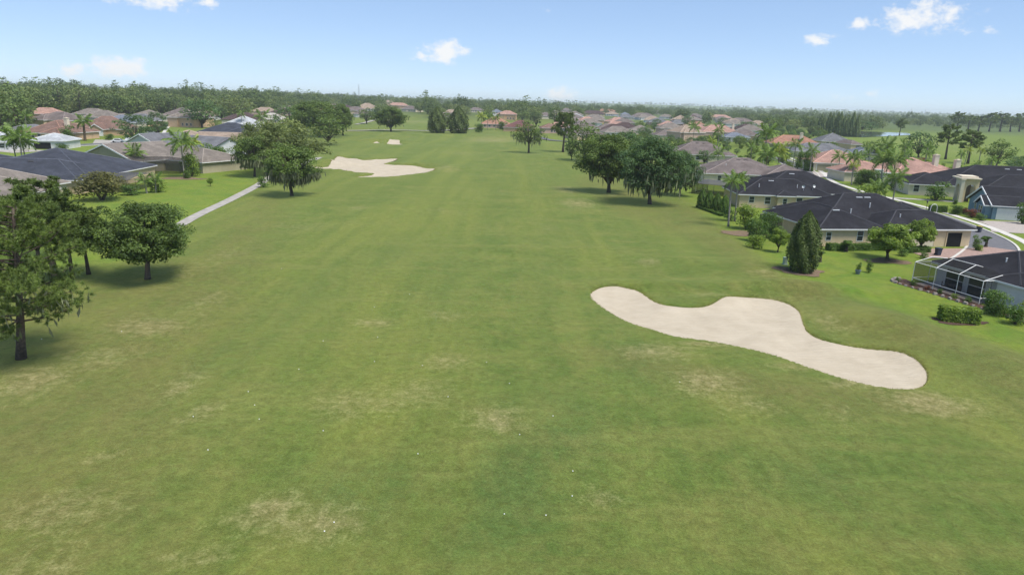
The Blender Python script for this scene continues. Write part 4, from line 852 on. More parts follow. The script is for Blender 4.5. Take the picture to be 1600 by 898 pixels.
def shrub_proto(W=2.0, H=1.6, size=.11, per=160, mat='shrub', nc=14, seed=0, flat=.8):
    global rng; rng = np.random.default_rng(1300 + seed); cl = []
    for _ in range(nc):
        a = rng.uniform(0, 6.28); k = rng.random() ** .5 * .62; r = W / 2 * rng.uniform(.32, .5)
        cl.append((math.cos(a) * W / 2 * k, math.sin(a) * W / 2 * k, min(H - r * flat, max(r * flat * .55, H * rng.uniform(.12, .88))), r))
    V, Fq, T = clump_leaves(cl, per / (size / .11) ** 2, size, flat, shell=.5, seed_t=.2)
    tb = MB()
    for k in range(4):
        a = k * 1.6 + seed; tb.tube([(0, 0, -.15), (math.cos(a) * W * .22, math.sin(a) * W * .22, H * .6)], [W * .025, W * .012], 5)
    return tb.mesh('stem', M['bark']), np_mesh('shrub_foliage', V, Fq, M[mat], dict(tint=T)), None
def frond_mesh(L_=2.6, mat='palm', droop=.9, seed=0, leaf=.62, n=16, wid=.055):
    r = np.random.default_rng(1700 + seed); mb_v, mb_f, tt = [], [], []
    pts = []
    for k in range(9):
        t = k / 8; pts.append(np.array([L_ * (t - .16 * droop * t * t), 0, L_ * (.42 * t - droop * .75 * t * t)]))
    def at(t):
        f = min(7.999, t * 8); i = int(f); return pts[i] + (pts[i + 1] - pts[i]) * (f - i)
    for k in range(8):      # rachis
        a, b = pts[k], pts[k + 1]; w = .035 * (1 - k / 9); i = len(mb_v); mb_v += [a + [0, w, 0], b + [0, w * .85, 0], b - [0, w * .85, 0], a - [0, w, 0]]; mb_f.append((i, i + 1, i + 2, i + 3)); tt += [.7] * 4
    for k in range(n):
        t = .14 + .86 * k / (n - 1); p = at(t); ll = leaf * math.sin(math.pi * min(1, .12 + t * .86)) ** .6 * L_ / 2.6 * 1.15 + .12
        for s in (-1, 1):
            e = p + np.array([.45 * ll, s * ll * .8, -ll * (.35 + .45 * droop) * r.uniform(.6, 1.3)]); m = (p + e) / 2 + np.array([.03, s * .05, .08 * ll]); w = wid * L_ / 2.6 * 1.5
            i = len(mb_v); mb_v += [p, m + [w, 0, 0], e, m - [w, 0, 0]]; mb_f.append((i, i + 1, i + 2, i + 3) if s > 0 else (i + 3, i + 2, i + 1, i)); tt += [float(np.clip(r.normal(.5, .22), 0, 1))] * 4
    return np_mesh('frond', np.array(mb_v), np.array(mb_f), M[mat], dict(tint=tt))
FRONDS = {m: [frond_mesh(2.6, m, dr, i) for i, dr in enumerate((.45, .8, 1.1, 1.45))] for m in ('palm', 'palm_yellow')}
def palm(loc, H, W, label, mat='palm', trunk='palm_bark', nf=17, group=None, tr=.17, name='palm_tree', bushy=1.0, bow=.25):
    root = thing(name, label, 'palm', loc, random.uniform(0, 6.28), group); L_ = W / 2 * 1.05; hz_ = max(.4, H - L_ * .40)
    k = [(bow * math.sin(t * 1.5), 0, -.2 + (hz_ + .2) * t) for t in (0, .1, .35, .7, 1)]
    link('trunk', MB().tube(k, [tr * 1.35, tr * 1.05, tr * .9, tr * .85, tr * .95], 8).mesh('trunk', M[trunk], True), root)
    for i in range(nf):
        u = i / nf; a = i * 2.399 + random.uniform(-.2, .2); q = min(3, int(u * 4)); tilt = (-.75, -.35, -.02, .3)[q] + random.uniform(-.12, .12)
        o = link('frond', FRONDS[mat][(0, 1, 1, 2)[q]], root, (bow, 0, hz_), (0, tilt, a), (L_ / 2.6 * random.uniform(.85, 1.1),) * 3)
    return root

PROTO = {}
def proto(key, fn, **kw): PROTO[key] = (fn(**kw), kw)
proto('oak_near', oak_proto, R_=5.6, H=9.0, bole=2.0, nc=190, per=72, size=.135, mat='oak', seed=1, low=.32, cr=(.10, .21))
proto('oak_moss', oak_proto, R_=5.6, H=11.0, bole=2.4, nc=110, per=56, size=.20, mat='oak', moss=1100, seed=2, low=.42, cr=(.14, .25))
proto('oak_mossB', oak_proto, R_=7.2, H=13.5, bole=2.0, nc=210, per=56, size=.20, mat='oak_blue', moss=420, seed=3, low=.45, cr=(.12, .22))
proto('oak_dark', oak_proto, R_=7.4, H=13.5, bole=2.0, nc=210, per=56, size=.20, mat='oak', moss=120, seed=4, low=.45, cr=(.12, .22))
proto('oak_grey', oak_proto, R_=8.5, H=12.5, bole=1.8, nc=140, per=46, size=.24, mat='oak_grey', seed=5, low=.42, cr=(.12, .2))
proto('oak_lone', oak_proto, R_=7.2, H=13.0, bole=4.2, nc=66, per=40, size=.27, mat='oak', moss=260, seed=6, low=.42, cr=(.12, .22))
proto('oak_mid', oak_proto, R_=6, H=11, bole=1.5, nc=72, per=26, size=.36, mat='oak', seed=7, low=.45, cr=(.16, .28))
proto('oak_midB', oak_proto, R_=6, H=12, bole=1.5, nc=70, per=26, size=.38, mat='oak_blue', seed=8, low=.46, cr=(.17, .3))
proto('wood_a', oak_proto, R_=7, H=17, bole=1.2, nc=74, per=20, size=.55, mat='forest', seed=9, low=.5, cr=(.17, .28))
proto('wood_b', oak_proto, R_=6, H=15, bole=1.2, nc=60, per=20, size=.55, mat='forest', seed=10, low=.5, cr=(.18, .32))
proto('wood_c', oak_proto, R_=7.5, H=14, bole=1.2, nc=70, per=20, size=.55, mat='oak_grey', seed=11, low=.48, cr=(.16, .27))
proto('wood_pine', oak_proto, R_=3.6, H=19, bole=11, nc=20, per=18, size=.5, mat='forest', seed=12, low=.42, cr=(.2, .38))
proto('pine_near', pine_proto, H=11.8, R_=5.0, start=.24, nb=66, needles=56, seed=1, tuft=.36, wid=.02, lean=(1.6, .3), moss=150)
proto('pine_mid', pine_proto, H=11, R_=3.8, start=.42, nb=36, needles=36, seed=2, tuft=.42, wid=.045)
proto('pine_far', pine_proto, H=15, R_=4.2, start=.45, nb=24, needles=14, seed=3, tuft=.75, wid=.12)
proto('cypress', cone_proto, H=7.8, R_=2.1, n=17000, size=.12, seed=1, tops=1, belly=.36)
proto('conifer_far', cone_proto, H=14.5, R_=5.2, n=7000, size=.36, seed=2, tops=1, mat='cypress')
proto('pond_tree', cone_proto, H=18, R_=3.2, n=1800, size=.6, seed=3, tops=1, mat='pond_tree', belly=.2)
proto('arborvitae', cone_proto, H=3.2, R_=1.0, n=3500, size=.11, seed=4, tops=1, mat='shrub', belly=.35)
for i, (k, m) in enumerate((('shrub', 'shrub'), ('bright', 'bright'), ('russet', 'russet'), ('redleaf', 'redleaf'))): proto('bush_' + k, shrub_proto, W=2.4, H=2.0, mat=m, seed=i, size=.10, per=190, nc=18)
proto('bush_big', shrub_proto, W=5, H=4, mat='russet', seed=8, size=.15, per=150, nc=34)
proto('bush_bigB', shrub_proto, W=5, H=4.2, mat='bright', seed=9, size=.16, per=140, nc=30)
proto('bush_dense', shrub_proto, W=3, H=2.3, mat='shrub', seed=10, size=.09, per=200, nc=26)
proto('crape', oak_proto, R_=2.7, H=4.6, bole=1.0, nc=60, per=150, size=.13, mat='bright', seed=20, low=.42, cr=(.16, .28))
proto('sapling', oak_proto, R_=.5, H=2.2, bole=.9, nc=12, per=300, size=.07, mat='shrub', seed=21, low=.5, cr=(.4, .6))
proto('magnolia', oak_proto, R_=6, H=13, bole=1.5, nc=70, per=44, size=.26, mat='oak_blue', seed=22, low=.34, cr=(.15, .26))
DIM = dict((k, (v[1].get('R_', v[1].get('W', 2) / 2) * (2.0 if 'R_' in v[1] else 2), v[1]['H'])) for k, v in PROTO.items())
NAMES = dict(oak='oak_tree', wood='woodland_tree', pine='pine_tree', cypress='cypress_tree', conifer='conifer_tree', pond='cypress_tree', arborvitae='arborvitae_shrub', bush='shrub', crape='crape_tree', sapling='sapling', magnolia='magnolia_tree')
CATS = dict(oak='tree', wood='tree', pine='tree', cypress='tree', conifer='tree', pond='tree', arborvitae='shrub', bush='shrub', crape='tree', sapling='sapling', magnolia='tree')
def plant(kind, x, y, H, W, label, group=None, rz=None, parts=True):
    (tr, cr, mo), kw = PROTO[kind]; w0, h0 = DIM[kind]; k0 = kind.split('_')[0]; s = (W / w0, W / w0, H / h0)
    root = thing(NAMES[k0], label, CATS[k0], (x, y, float(hz0(x, y))), random.uniform(0, 6.28) if rz is None else rz, group); root.scale = s
    shrubby = k0 in ('bush',)
    link('stem' if shrubby else 'trunk', tr, root); link('foliage' if shrubby else 'crown', cr, root)
    if mo is not None: tag(link('hanging_moss', mo, root), kind='stuff')
    return root
def height_px(x, y, z, ty, px):
    lo, hi = 0.1, 60.0
    for _ in range(40):
        m = (lo + hi) / 2; Y = z + m
        f = y * math.cos(PITCH) - (Y - CAM_H) * math.sin(PITCH); up = y * math.sin(PITCH) + (Y - CAM_H) * math.cos(PITCH); u2, v2 = FPX * x / f, -FPX * up / f
        if 449 + u2 * math.sin(ROLL) + v2 * math.cos(ROLL) > ty: lo = m
        else: hi = m
    return lo
def tree(kind, bx, by, ty, wpx, label, group=None, rz=None):
    x, y, z = G(bx, by); return plant(kind, x, y, height_px(x, y, z, ty, bx), wpx * mpp(x, y), label, group, rz)
def palm_px(bx, by, ty, wpx, label, **kw):
    x, y, z = G(bx, by); return palm((x, y, z), height_px(x, y, z, ty, bx), wpx * mpp(x, y), label, **kw)
TREES = [
 ('pine_near', 28, 560, 316, 205, 'nearest pine with mossy lower limbs at the left edge'), ('pine_mid', 84, 440, 284, 135, 'pine with spreading crown behind the nearest pine'), ('pine_mid', 112, 436, 318, 84, 'pine filling the gap between the nearest pine and the left oak'), ('oak_mid', 60, 405, 290, 110, 'broad green tree behind the nearest pine before the taupe roof'), ('pine_mid', 139, 428, 340, 74, 'small pine between the two tall pines and the left oak'),
 ('oak_near', 231, 436, 306, 158, 'round spreading oak casting shade on the left fairway edge'), ('bush_big', 160, 313, 267, 80, 'large russet green rounded shrub before the slate roof'),
 ('oak_moss', 456, 306, 217, 92, 'oak hung with long moss on the left fairway side'), ('oak_moss', 398, 276, 206, 66, 'oak behind the cart path left of the mossy oak'), ('oak_grey', 452, 270, 183, 140, 'broad grey green oak behind the mossy oak'), ('oak_grey', 408, 262, 186, 80, 'grey green oak by the tan roofed house'),
 ('oak_mid', 513, 227, 176, 66, 'rounded oak shading the ground beside the far left bunker'), ('oak_dark', 498, 214, 155, 92, 'large dark oak towering behind the rounded oak'), ('oak_dark', 536, 212, 160, 36, 'dark narrow oak at the right of the left oak group'), ('oak_midB', 455, 208, 160, 60, 'dark oak at the left of the large dark oak'),
 ('oak_dark', 611, 206, 165, 54, 'round dark oak alone before the far field'), ('conifer_far', 683, 208, 167, 28, 'left dark conical conifer of the pair'), ('conifer_far', 716, 209, 166, 31, 'right dark conical conifer of the pair'), ('oak_mid', 699, 198, 172, 22, 'small pale tree between the two dark conifers'),
 ('oak_lone', 826, 239, 187, 58, 'lone open crowned oak at the end of the fairway'), ('pine_mid', 880, 238, 178, 44, 'slim open pine right of the lone oak'), ('oak_mid', 912, 252, 186, 62, 'oak behind and left of the two large oaks'), ('oak_midB', 893, 250, 215, 26, 'low bushy tree at the foot of the slim pine'),
 ('oak_dark', 951, 301, 204, 106, 'left of the two large oaks on the right fairway edge'), ('oak_mossB', 1015, 319, 208, 118, 'right of the two large oaks with hanging moss'), ('oak_mossB', 1062, 306, 232, 64, 'smaller oak against the houses right of the large oaks'), ('oak_midB', 975, 268, 196, 60, 'oak crown rising behind the two large oaks'),
 ('bush_bigB', 1165, 358, 318, 44, 'bright green tall shrub right of the twin palms'), ('bush_dense', 1182, 378, 342, 36, 'dark green shrub at the mulch bed corner'), ('bush_dense', 1203, 372, 332, 36, 'rounded green shrub before the nearest lanai'), ('crape', 1215, 394, 354, 32, 'small open tree left of the tall cypress'), ('bush_bright', 1178, 388, 366, 30, 'low bright shrub by the brown mulch bed'), ('bush_shrub', 1140, 345, 322, 24, 'shrub at the foot of the twin palms'),
 ('cypress', 1252, 424, 329, 47, 'tall dense dark cypress with double tip near the right yard'), ('crape', 1386, 406, 345, 76, 'light green crape tree before the tan garage house'), ('crape', 1437, 392, 340, 46, 'darker crape tree left of the open garage'), ('sapling', 1281, 409, 391, 14, 'thin sapling right of the tall cypress'), ('sapling', 1322, 393, 374, 15, 'small clipped tree before the tan wall'),
 ('bush_shrub', 1357, 426, 404, 13, 'small upright shrub alone on the right lawn'), ('bush_shrub', 1524, 391, 366, 15, 'upright shrub at the garage corner by the street'), ('bush_dense', 1555, 492, 455, 44, 'rounded dark shrub by the cream wall at the right edge'), ('bush_shrub', 1586, 506, 474, 38, 'lower leafy shrub at the right edge'), ('bush_bright', 1600, 498, 468, 26, 'pale shrub cut by the right edge'),
 ('bush_shrub', 1410, 400, 386, 20, 'low shrub under the crape tree'), ('bush_shrub', 1443, 404, 392, 16, 'low shrub beside the brick driveway'), ('sapling', 1540, 386, 368, 14, 'thin bare tree beside the street'), ('bush_bright', 1530, 392, 382, 14, 'yellow green shrub at the street corner'),
 ('bush_shrub', 412, 293, 273, 20, 'shrub at the end of the cart path'), ('crape', 329, 291, 277, 10, 'sapling standing alone on the left lawn'), ('bush_dense', 345, 262, 229, 34, 'shrub before the tan house cage'), ('bush_bigB', 300, 276, 238, 30, 'leafy shrub clump beside the left garden palm'), ('bush_dense', 293, 279, 266, 13, 'clipped ball shrub by the left garden palm'), ('bush_shrub', 322, 250, 222, 30, 'shrub row before the peach gable'), ('bush_shrub', 205, 305, 286, 34, 'low shrub before the slate house lanai'), ('bush_bright', 248, 300, 278, 30, 'bright shrub right of the slate house lanai'),
 ('magnolia', 211, 226, 170, 60, 'large dark magnolia beside the left street'), ('magnolia', 246, 214, 168, 40, 'smaller magnolia right of the large one'), ('oak_midB', 316, 200, 150, 62, 'broad oak below the left skyline'), ('oak_mid', 378, 178, 162, 38, 'yellow green tree behind the dark brown roof'), ('bush_shrub', 105, 220, 194, 26, 'shrub before the brown tiled house'), ('bush_shrub', 97, 234, 224, 24, 'shrub by the white garage house'), ('bush_dense', 170, 219, 209, 14, 'ball shrub on the left drive'), ('oak_midB', 265, 190, 178, 16, 'small tree before the ochre wall'),
 ('oak_mid', 573, 194, 167, 30, 'small tree beside the far path'), ('bush_dense', 748, 207, 193, 16, 'shrub at the far paved corner'), ('bush_dense', 786, 203, 190, 16, 'shrub between the terracotta and maroon houses'), ('oak_mid', 868, 196, 163, 30, 'yellowish tree above the pink house'),
 ('oak_midB', 1435, 246, 201, 50, 'round dark oak on the green beyond the salmon roof'), ('pine_far', 1477, 249, 196, 34, 'tall open pine beyond the chimneys'), ('pine_far', 1512, 256, 205, 40, 'second open pine right of the tall one'), ('oak_mid', 1556, 262, 214, 52, 'pale half bare tree beyond the black roof'), ('oak_midB', 1592, 268, 240, 40, 'dark tree at the right edge beyond the black roof'), ('bush_bigB', 1505, 282, 257, 60, 'bright flowering hedge tree between the salmon and black roofs'), ('pine_far', 1405, 212, 186, 18, 'small pine beside the pond'),
 ('oak_midB', 1342, 208, 186, 52, 'dark oak standing at the pond edge'), ('oak_mid', 1366, 250, 216, 50, 'bushy tree behind the salmon double garage'), ('bush_dense', 1343, 288, 264, 30, 'dark shrub at the salmon house drive'), ('bush_dense', 1366, 290, 266, 34, 'dark rounded shrub before the arched loggia'), ('bush_shrub', 1400, 296, 274, 30, 'shrub left of the beige house window'), ('bush_shrub', 1462, 313, 282, 40, 'leafy shrub left of the tall arched entry'),
 ('bush_bright', 1360, 320, 288, 46, 'bright shrub clump by the street curve'), ('bush_dense', 1492, 335, 320, 22, 'ball shrub left of the blue gables'), ('bush_redleaf', 1518, 340, 326, 22, 'red leaved shrub under the blue gable'), ('bush_shrub', 1532, 345, 332, 18, 'green shrub under the blue window'), ('bush_shrub', 1597, 350, 316, 26, 'small tree at the right end of the white garage'), ('bush_redleaf', 1505, 334, 324, 14, 'russet shrub beside the ball shrub'),
 ('bush_dense', 1262, 266, 236, 18, 'dark column shrub left of the double garage'), ('bush_dense', 1246, 264, 236, 16, 'second dark column shrub left of the double garage'), ('oak_midB', 1100, 256, 232, 30, 'tree crown by the brown roofed house'), ('oak_midB', 1005, 216, 196, 26, 'dark ball tree before the pale walled house'), ('oak_midB', 1096, 230, 222, 16, 'dark round shrub tree before the light blue house'), ('oak_mid', 1120, 228, 206, 24, 'tree beside the light blue house'), ('oak_midB', 1026, 200, 184, 18, 'dark ball tree on the right slope'), ('oak_midB', 1168, 206, 188, 36, 'dark hedge tree behind the light blue house'), ('oak_mid', 1205, 208, 180, 36, 'pale rounded tree on the green before the wood'),
 ('oak_mid', 1077, 216, 188, 34, 'leafy tree among the salmon roofs'), ('oak_midB', 1073, 200, 178, 22, 'dark tree above the salmon roofs'), ('oak_midB', 1130, 198, 182, 24, 'dark tree above the salmon house'),
 ('oak_midB', 1582, 292, 244, 60, 'dark tree mass behind the right black roof')]
for t in TREES: tree(*t, rz=0.0 if t[0] in ('pine_near', 'cypress') else None)
for k, (bx, by) in enumerate(((1096, 325), (1107, 328), (1119, 331), (1131, 334))): tree('arborvitae', bx, by, by - 30, 15, ['first', 'second', 'third', 'fourth'][k] + ' from the left of four clipped cone shrubs below the dark lanai', 'clipped cone shrubs')
PALMS = [(1138, 354, 276, 34, 'left of the twin white trunked palms', {}), (1148, 346, 274, 36, 'right of the twin white trunked palms', {}), (288, 277, 211, 50, 'tall garden palm beside the dark cage on the left lawn', {}), (302, 272, 216, 36, 'second garden palm close behind the tall one', dict(mat='palm_yellow')), (214, 268, 231, 36, 'small white trunked palm before the taupe roof', {}),
 (28, 262, 206, 46, 'left palm of the clump before the pale roofs', {}), (36, 264, 203, 50, 'middle palm of the clump before the pale roofs', {}), (42, 262, 212, 44, 'right palm of the clump before the pale roofs', {}), (133, 220, 183, 32, 'thick palm before the peach garage house', dict(trunk='palm_brown', tr=.5)), (324, 196, 167, 24, 'small palm before the broad oak', {}), (230, 302, 276, 30, 'low palm left of the lanai bed', {}), (243, 301, 274, 30, 'low palm right of the lanai bed', {}),
 (752, 204, 177, 22, 'left of the palms before the terracotta house', dict(mat='palm_yellow')), (762, 203, 178, 20, 'middle of the palms before the terracotta house', {}), (774, 203, 181, 20, 'right of the palms before the terracotta house', {}), (1190, 270, 199, 40, 'tallest palm above the brown roofs', {}), (1194, 276, 232, 44, 'dark palm before the brown roof wing', dict(trunk='palm_brown')), (1214, 268, 228, 36, 'yellow green palm right of the dark palm', dict(mat='palm_yellow', trunk='palm_brown')),
 (1238, 262, 220, 28, 'palm left of the dark column shrubs', {}), (1265, 268, 228, 28, 'palm right of the dark column shrubs', {}), (1310, 270, 239, 28, 'left palm before the twin garage doors', {}), (1330, 283, 239, 32, 'right palm before the twin garage doors', {}), (1375, 293, 240, 42, 'left of the large palms before the arched loggia', {}), (1392, 295, 240, 46, 'right of the large palms before the arched loggia', {}), (1394, 323, 268, 44, 'palm by the street before the arched loggia', {}), (1366, 316, 284, 40, 'leaning low palm beside the street', {}),
 (1380, 262, 220, 34, 'palm behind the arched loggia', {}), (1410, 258, 222, 30, 'palm left of the round dark oak', {}), (1445, 262, 225, 28, 'palm behind the salmon roof peak', {}), (1120, 236, 198, 26, 'palm left of the light blue house', {}), (1082, 224, 194, 22, 'palm before the salmon roofs', {}), (1120, 262, 232, 30, 'palm behind the dark lanai of the brown roofed house', {}), (1160, 310, 276, 24, 'palm tip above the dish house', {}), (45, 215, 176, 22, 'palm against the dark left wood', {}), (20, 217, 178, 20, 'left palm against the dark wood', {}), (378, 205, 175, 16, 'dark palm before the cream house', {}), (412, 214, 176, 30, 'palm left of the dark oaks', {})]
for bx, by, ty, w, lab, kw in PALMS: palm_px(bx, by, ty, w, lab, nf=18 if w > 30 else 14, **kw)

def hedge(label, a, b, w, h, size=.10, per=260, mat='shrub', name='hedge', z=None):
    """clipped box hedge from a to b: a lumpy core with leaves over it"""
    global rng; rng = np.random.default_rng(int(abs(a[0] * 7 + a[1])))
    L_ = math.hypot(b[0] - a[0], b[1] - a[1]); rz = math.atan2(b[1] - a[1], b[0] - a[0]); n = int(per * (L_ * (w + 2 * h) + 2 * w * h) * .5)
    root = thing(name, label, 'hedge', (a[0], a[1], float(hz0(*a))), rz)
    x = rng.uniform(0, L_, n); side = rng.random(n); t = rng.uniform(-1, 1, n); top = side < w / (w + 2 * h); s = np.where(rng.random(n) < .5, -1, 1)
    lump = .06 * np.sin(x * 2.3) + .05 * np.sin(x * 5.1 + t) + rng.normal(0, .05, n)
    y = np.where(top, t * w / 2, s * (w / 2 + lump)); zz = np.where(top, h + lump, rng.uniform(.03, h, n)); e = rng.random(n) < .06; x = np.where(e, np.where(rng.random(n) < .5, 0, L_), x); y = np.where(e, t * w / 2, y)
    N = np.stack([np.zeros(n), np.where(top, 0, s), np.where(top, 1, .3)], -1); V, Fq = quads(np.stack([x, y, zz], -1), N, size, .65, .5)
    link('foliage', np_mesh('hedge_leaves', V, Fq, M[mat], dict(tint=np.repeat(np.clip(rng.normal(.45, .24, n), 0, 1), 4))), root)
    core = MB().box(.05, L_ - .05, -w / 2 + .06, w / 2 - .06, -.1, h - .06).mesh('hedge_core', M[mat]); link('twig_core', core, root); return root
hedge('long clipped hedge along the tan house wall', (46.6, 99.6), (57.5, 101.3), 1.1, .95)
hedge('clipped box hedge on the lawn before the pool cage', G(1467, 499)[:2], G(1527, 505)[:2], 1.4, 1.35, mat='bright')
hedge('low hedge right of the long clipped hedge', (58.2, 99.8), (62.0, 100.5), 1.2, .8)
hedge('low dark hedge by the white garden arch', G(1452, 331)[:2], G(1477, 332)[:2], 1.3, 1.3)
hedge('low edging hedge before the clipped cone shrubs', G(1090, 324)[:2], G(1128, 338)[:2], .8, .45)
hedge('low hedge beside the double garage drive', G(1256, 267)[:2], G(1270, 268)[:2], 1.2, 1.1)

# ------------------------------------------------------------------ woods
PLANTING = True
SHORT = []
for o_ in [o for o in COL.objects if o.get('category') == 'house']:
    t_ = o_['label']
    for cut in (' and ', ' before ', ' behind ', ' beside ', ' above ', ' below ', ' left of ', ' right of ', ' at ', ' cut ', ' carrying ', ' rising ', ' between ', ' across ', ' in the ', ' on the ', ' amid '):
        t_ = t_.split(cut)[0]
    w_ = t_.replace(',', '').split()[:6]
    while w_[-1] in ('with', 'of', 'a', 'the', 'large', 'small', 'tall', 'wide', 'dark', 'pale', 'brown', 'nearly', 'long', 'thick', 'black', 'grey', 'umber', 'twin', 'open', 'two', 'olive', 'peach', 'orange', 'pale', 'tall', 'white'): w_.pop()
    SHORT.append((o_.location.x, o_.location.y, ' '.join(w_)))
def beside(x, y):
    hx, hy, nm = min(SHORT, key=lambda h: (h[0] - x) ** 2 + (h[1] - y) ** 2); da = math.atan2(x, y) - math.atan2(hx, hy)
    if y > hy + 14: w = 'behind'
    elif y < hy - 6: w = 'before'
    else: w = 'left of' if da < 0 else 'right of'
    return w + ' the ' + nm
def cap16(t):
    for w in ('wide ', 'small far ', 'tall '):
        if len(t.split()) > 16: t = t.replace(w, '', 1)
    return t
def near_house(x, y, pad=0.0):
    return any((x - a) ** 2 + (y - b) ** 2 < (r + pad) ** 2 for a, b, r in FOOT)
fair = [np.array(p, float) for p in ([(-60, 0), (-52, 100), (-62, 160), (-80, 230), (-100, 330), (-115, 460), (-130, 640), (10, 660), (-25, 520), (40, 420), (30, 300), (22, 200), (34, 130), (50, 60), (80, 0)],
        [(255, 560), (300, 520), (420, 560), (460, 720), (360, 760), (300, 720), (255, 640)], [(175, 280), (230, 230), (400, 300), (520, 480), (330, 470), (220, 380)], [(80, 60), (80, 215), (125, 215), (125, 60)], [(-60, 60), (-60, 240), (-105, 240), (-150, 60)], [(-140, 200), (-140, 300), (-185, 300), (-185, 200)])]
def open_ground(x, y):
    X, Y = np.array([x]), np.array([y]); return any(p[:, 0].min() < x < p[:, 0].max() and p[:, 1].min() < y < p[:, 1].max() and float(sdf(p, X, Y)[0]) < 0 for p in fair)
fair.append(poly_w([(1300, 250), (1300, 204), (1440, 206), (1440, 250)])); fair.append(poly_w([(1380, 262), (1380, 196), (1640, 208), (1640, 275)])); fair.append(poly_w([(540, 210), (540, 186), (740, 184), (740, 210)]))
random.seed(21)
WOODS = ('wood_a', 'wood_b', 'wood_c', 'wood_a', 'wood_pine')
count = 0
def scatter(n, xr, yr, kinds, hr, label, group, minsep=6.0, pad=3.0, wr=(.9, 1.25)):
    done = []; tries = 0
    while len(done) < n and tries < n * 30:
        tries += 1; x, y = random.uniform(*xr), random.uniform(*yr)
        if abs(x) > y * .80 + 8 or (hides(x, y, float(hz0(x, y)) + hr[0] * .8 + hr[1] * .2)) or open_ground(x, y) or near_house(x, y, pad) or any((x - a) ** 2 + (y - b) ** 2 < minsep ** 2 for a, b in done): continue
        done.append((x, y)); k = random.choice(kinds); w0, h0 = DIM[k]; H = random.uniform(*hr) * (1.12 if k == 'wood_pine' else 1)
        wf = random.uniform(*wr); look = ('tall ' if H > hr[0] + .7 * (hr[1] - hr[0]) else 'low ' if H < hr[0] + .3 * (hr[1] - hr[0]) else '') + ('wide ' if wf > 1.1 else '') + ('pale ' if k in ('wood_c', 'oak_mid') else 'dark ')
        plant(k, x, y, H, w0 * H / h0 * wf, cap16(look + label + ' ' + beside(x, y)), group)
scatter(95, (-420, -185), (262, 520), ('wood_a', 'wood_b', 'wood_c', 'wood_a', 'wood_pine'), (15, 21), 'tree of the left wood', 'trees of the left wood', 8.5, 4)
scatter(100, (-330, -110), (300, 660), ('oak_mid', 'oak_midB', 'wood_b', 'wood_c'), (6, 11), 'garden tree on the left', 'garden trees left', 8, 4)
scatter(60, (-160, 120), (560, 900), ('wood_a', 'wood_b', 'wood_c', 'oak_mid'), (8, 14), 'tree', 'trees beyond the far field', 10, 3)
scatter(120, (45, 330), (250, 680), ('oak_mid', 'oak_midB', 'oak_midB'), (3.5, 6.5), 'garden tree', 'garden trees right', 9, 3)
scatter(110, (45, 260), (225, 620), ('oak_mid', 'oak_midB', 'bush_bigB'), (2.2, 4.2), 'garden bush tree', 'low garden trees right', 5, 1, (1.0, 1.5))
scatter(45, (120, 520), (560, 950), ('wood_a', 'wood_b', 'wood_c', 'oak_midB'), (8, 13), 'wood edge tree', 'right wood edge trees', 10, 3)
ORD = ('first', 'second', 'third', 'fourth', 'fifth', 'sixth', 'seventh', 'eighth', 'ninth', 'tenth', 'eleventh', 'twelfth')
pass
for k in range(12): tree('pond_tree', 1266 + 6.4 * k + random.uniform(-2, 2), 210 + .35 * k, 174 + random.uniform(0, 12), 10, ORD[k] + ' from the left of the slender pale trees left of the pond', 'pond side row of trees')
for k, px in enumerate((1495, 1512, 1528, 1545, 1562, 1578, 1592)): tree('pine_far', px, 206, 176 + (k % 3) * 2 + (k * 7 % 4), 24 + (k * 5 % 7), ORD[k] + ' from the left of the dark pines on the right skyline', 'right skyline pines')

random.seed(9)
def street_planting():
    done = []
    t = 0
    while len(done) < 64 and t < 6000:
        t += 1; x, y = random.uniform(74, 190), random.uniform(112, 290)
        if abs(x) > y * .82 or near_house(x, y, .6) or any((x - a) ** 2 + (y - b) ** 2 < 12 for a, b in done): continue
        if min(math.hypot(x - a, y - b) for a, b in np.concatenate([np.linspace(STREET[i], STREET[i + 1], 12) for i in range(len(STREET) - 1)])) < 6.5: continue
        if any(float(sdf(np.array(q, float), np.array([x]), np.array([y]))[0]) < 1.5 for q in ([(90.5, 133.4), (92, 128), (88, 120.5), (96, 121), (101, 127), (101.5, 133.4)], [(99.5, 232.2), (94, 213), (105, 220), (113, 229.2)], [(93.5, 168), (93.5, 164), (108, 158), (108, 165)], [(86, 118), (101, 118), (101, 136), (90, 136)])): continue
        done.append((x, y)); u = random.random()
        if u < .22: palm((x, y, float(hz0(x, y))), random.uniform(5, 8), random.uniform(3.6, 5), ('tall ' if u < .08 else '') + 'street palm ' + beside(x, y), nf=14, group='street palms', mat=random.choice(('palm', 'palm', 'palm_yellow')))
        else:
            k = random.choice(('bush_shrub', 'bush_dense', 'bush_bright', 'bush_redleaf', 'bush_dense')); h = random.uniform(1.0, 2.6)
            plant(k, x, y, h, h * random.uniform(1.1, 1.7), ('low ' if h < 1.6 else 'tall ') + {'bush_shrub': 'green', 'bush_dense': 'dark', 'bush_bright': 'bright', 'bush_redleaf': 'russet'}[k] + ' garden shrub ' + beside(x, y), 'street garden shrubs')
street_planting()
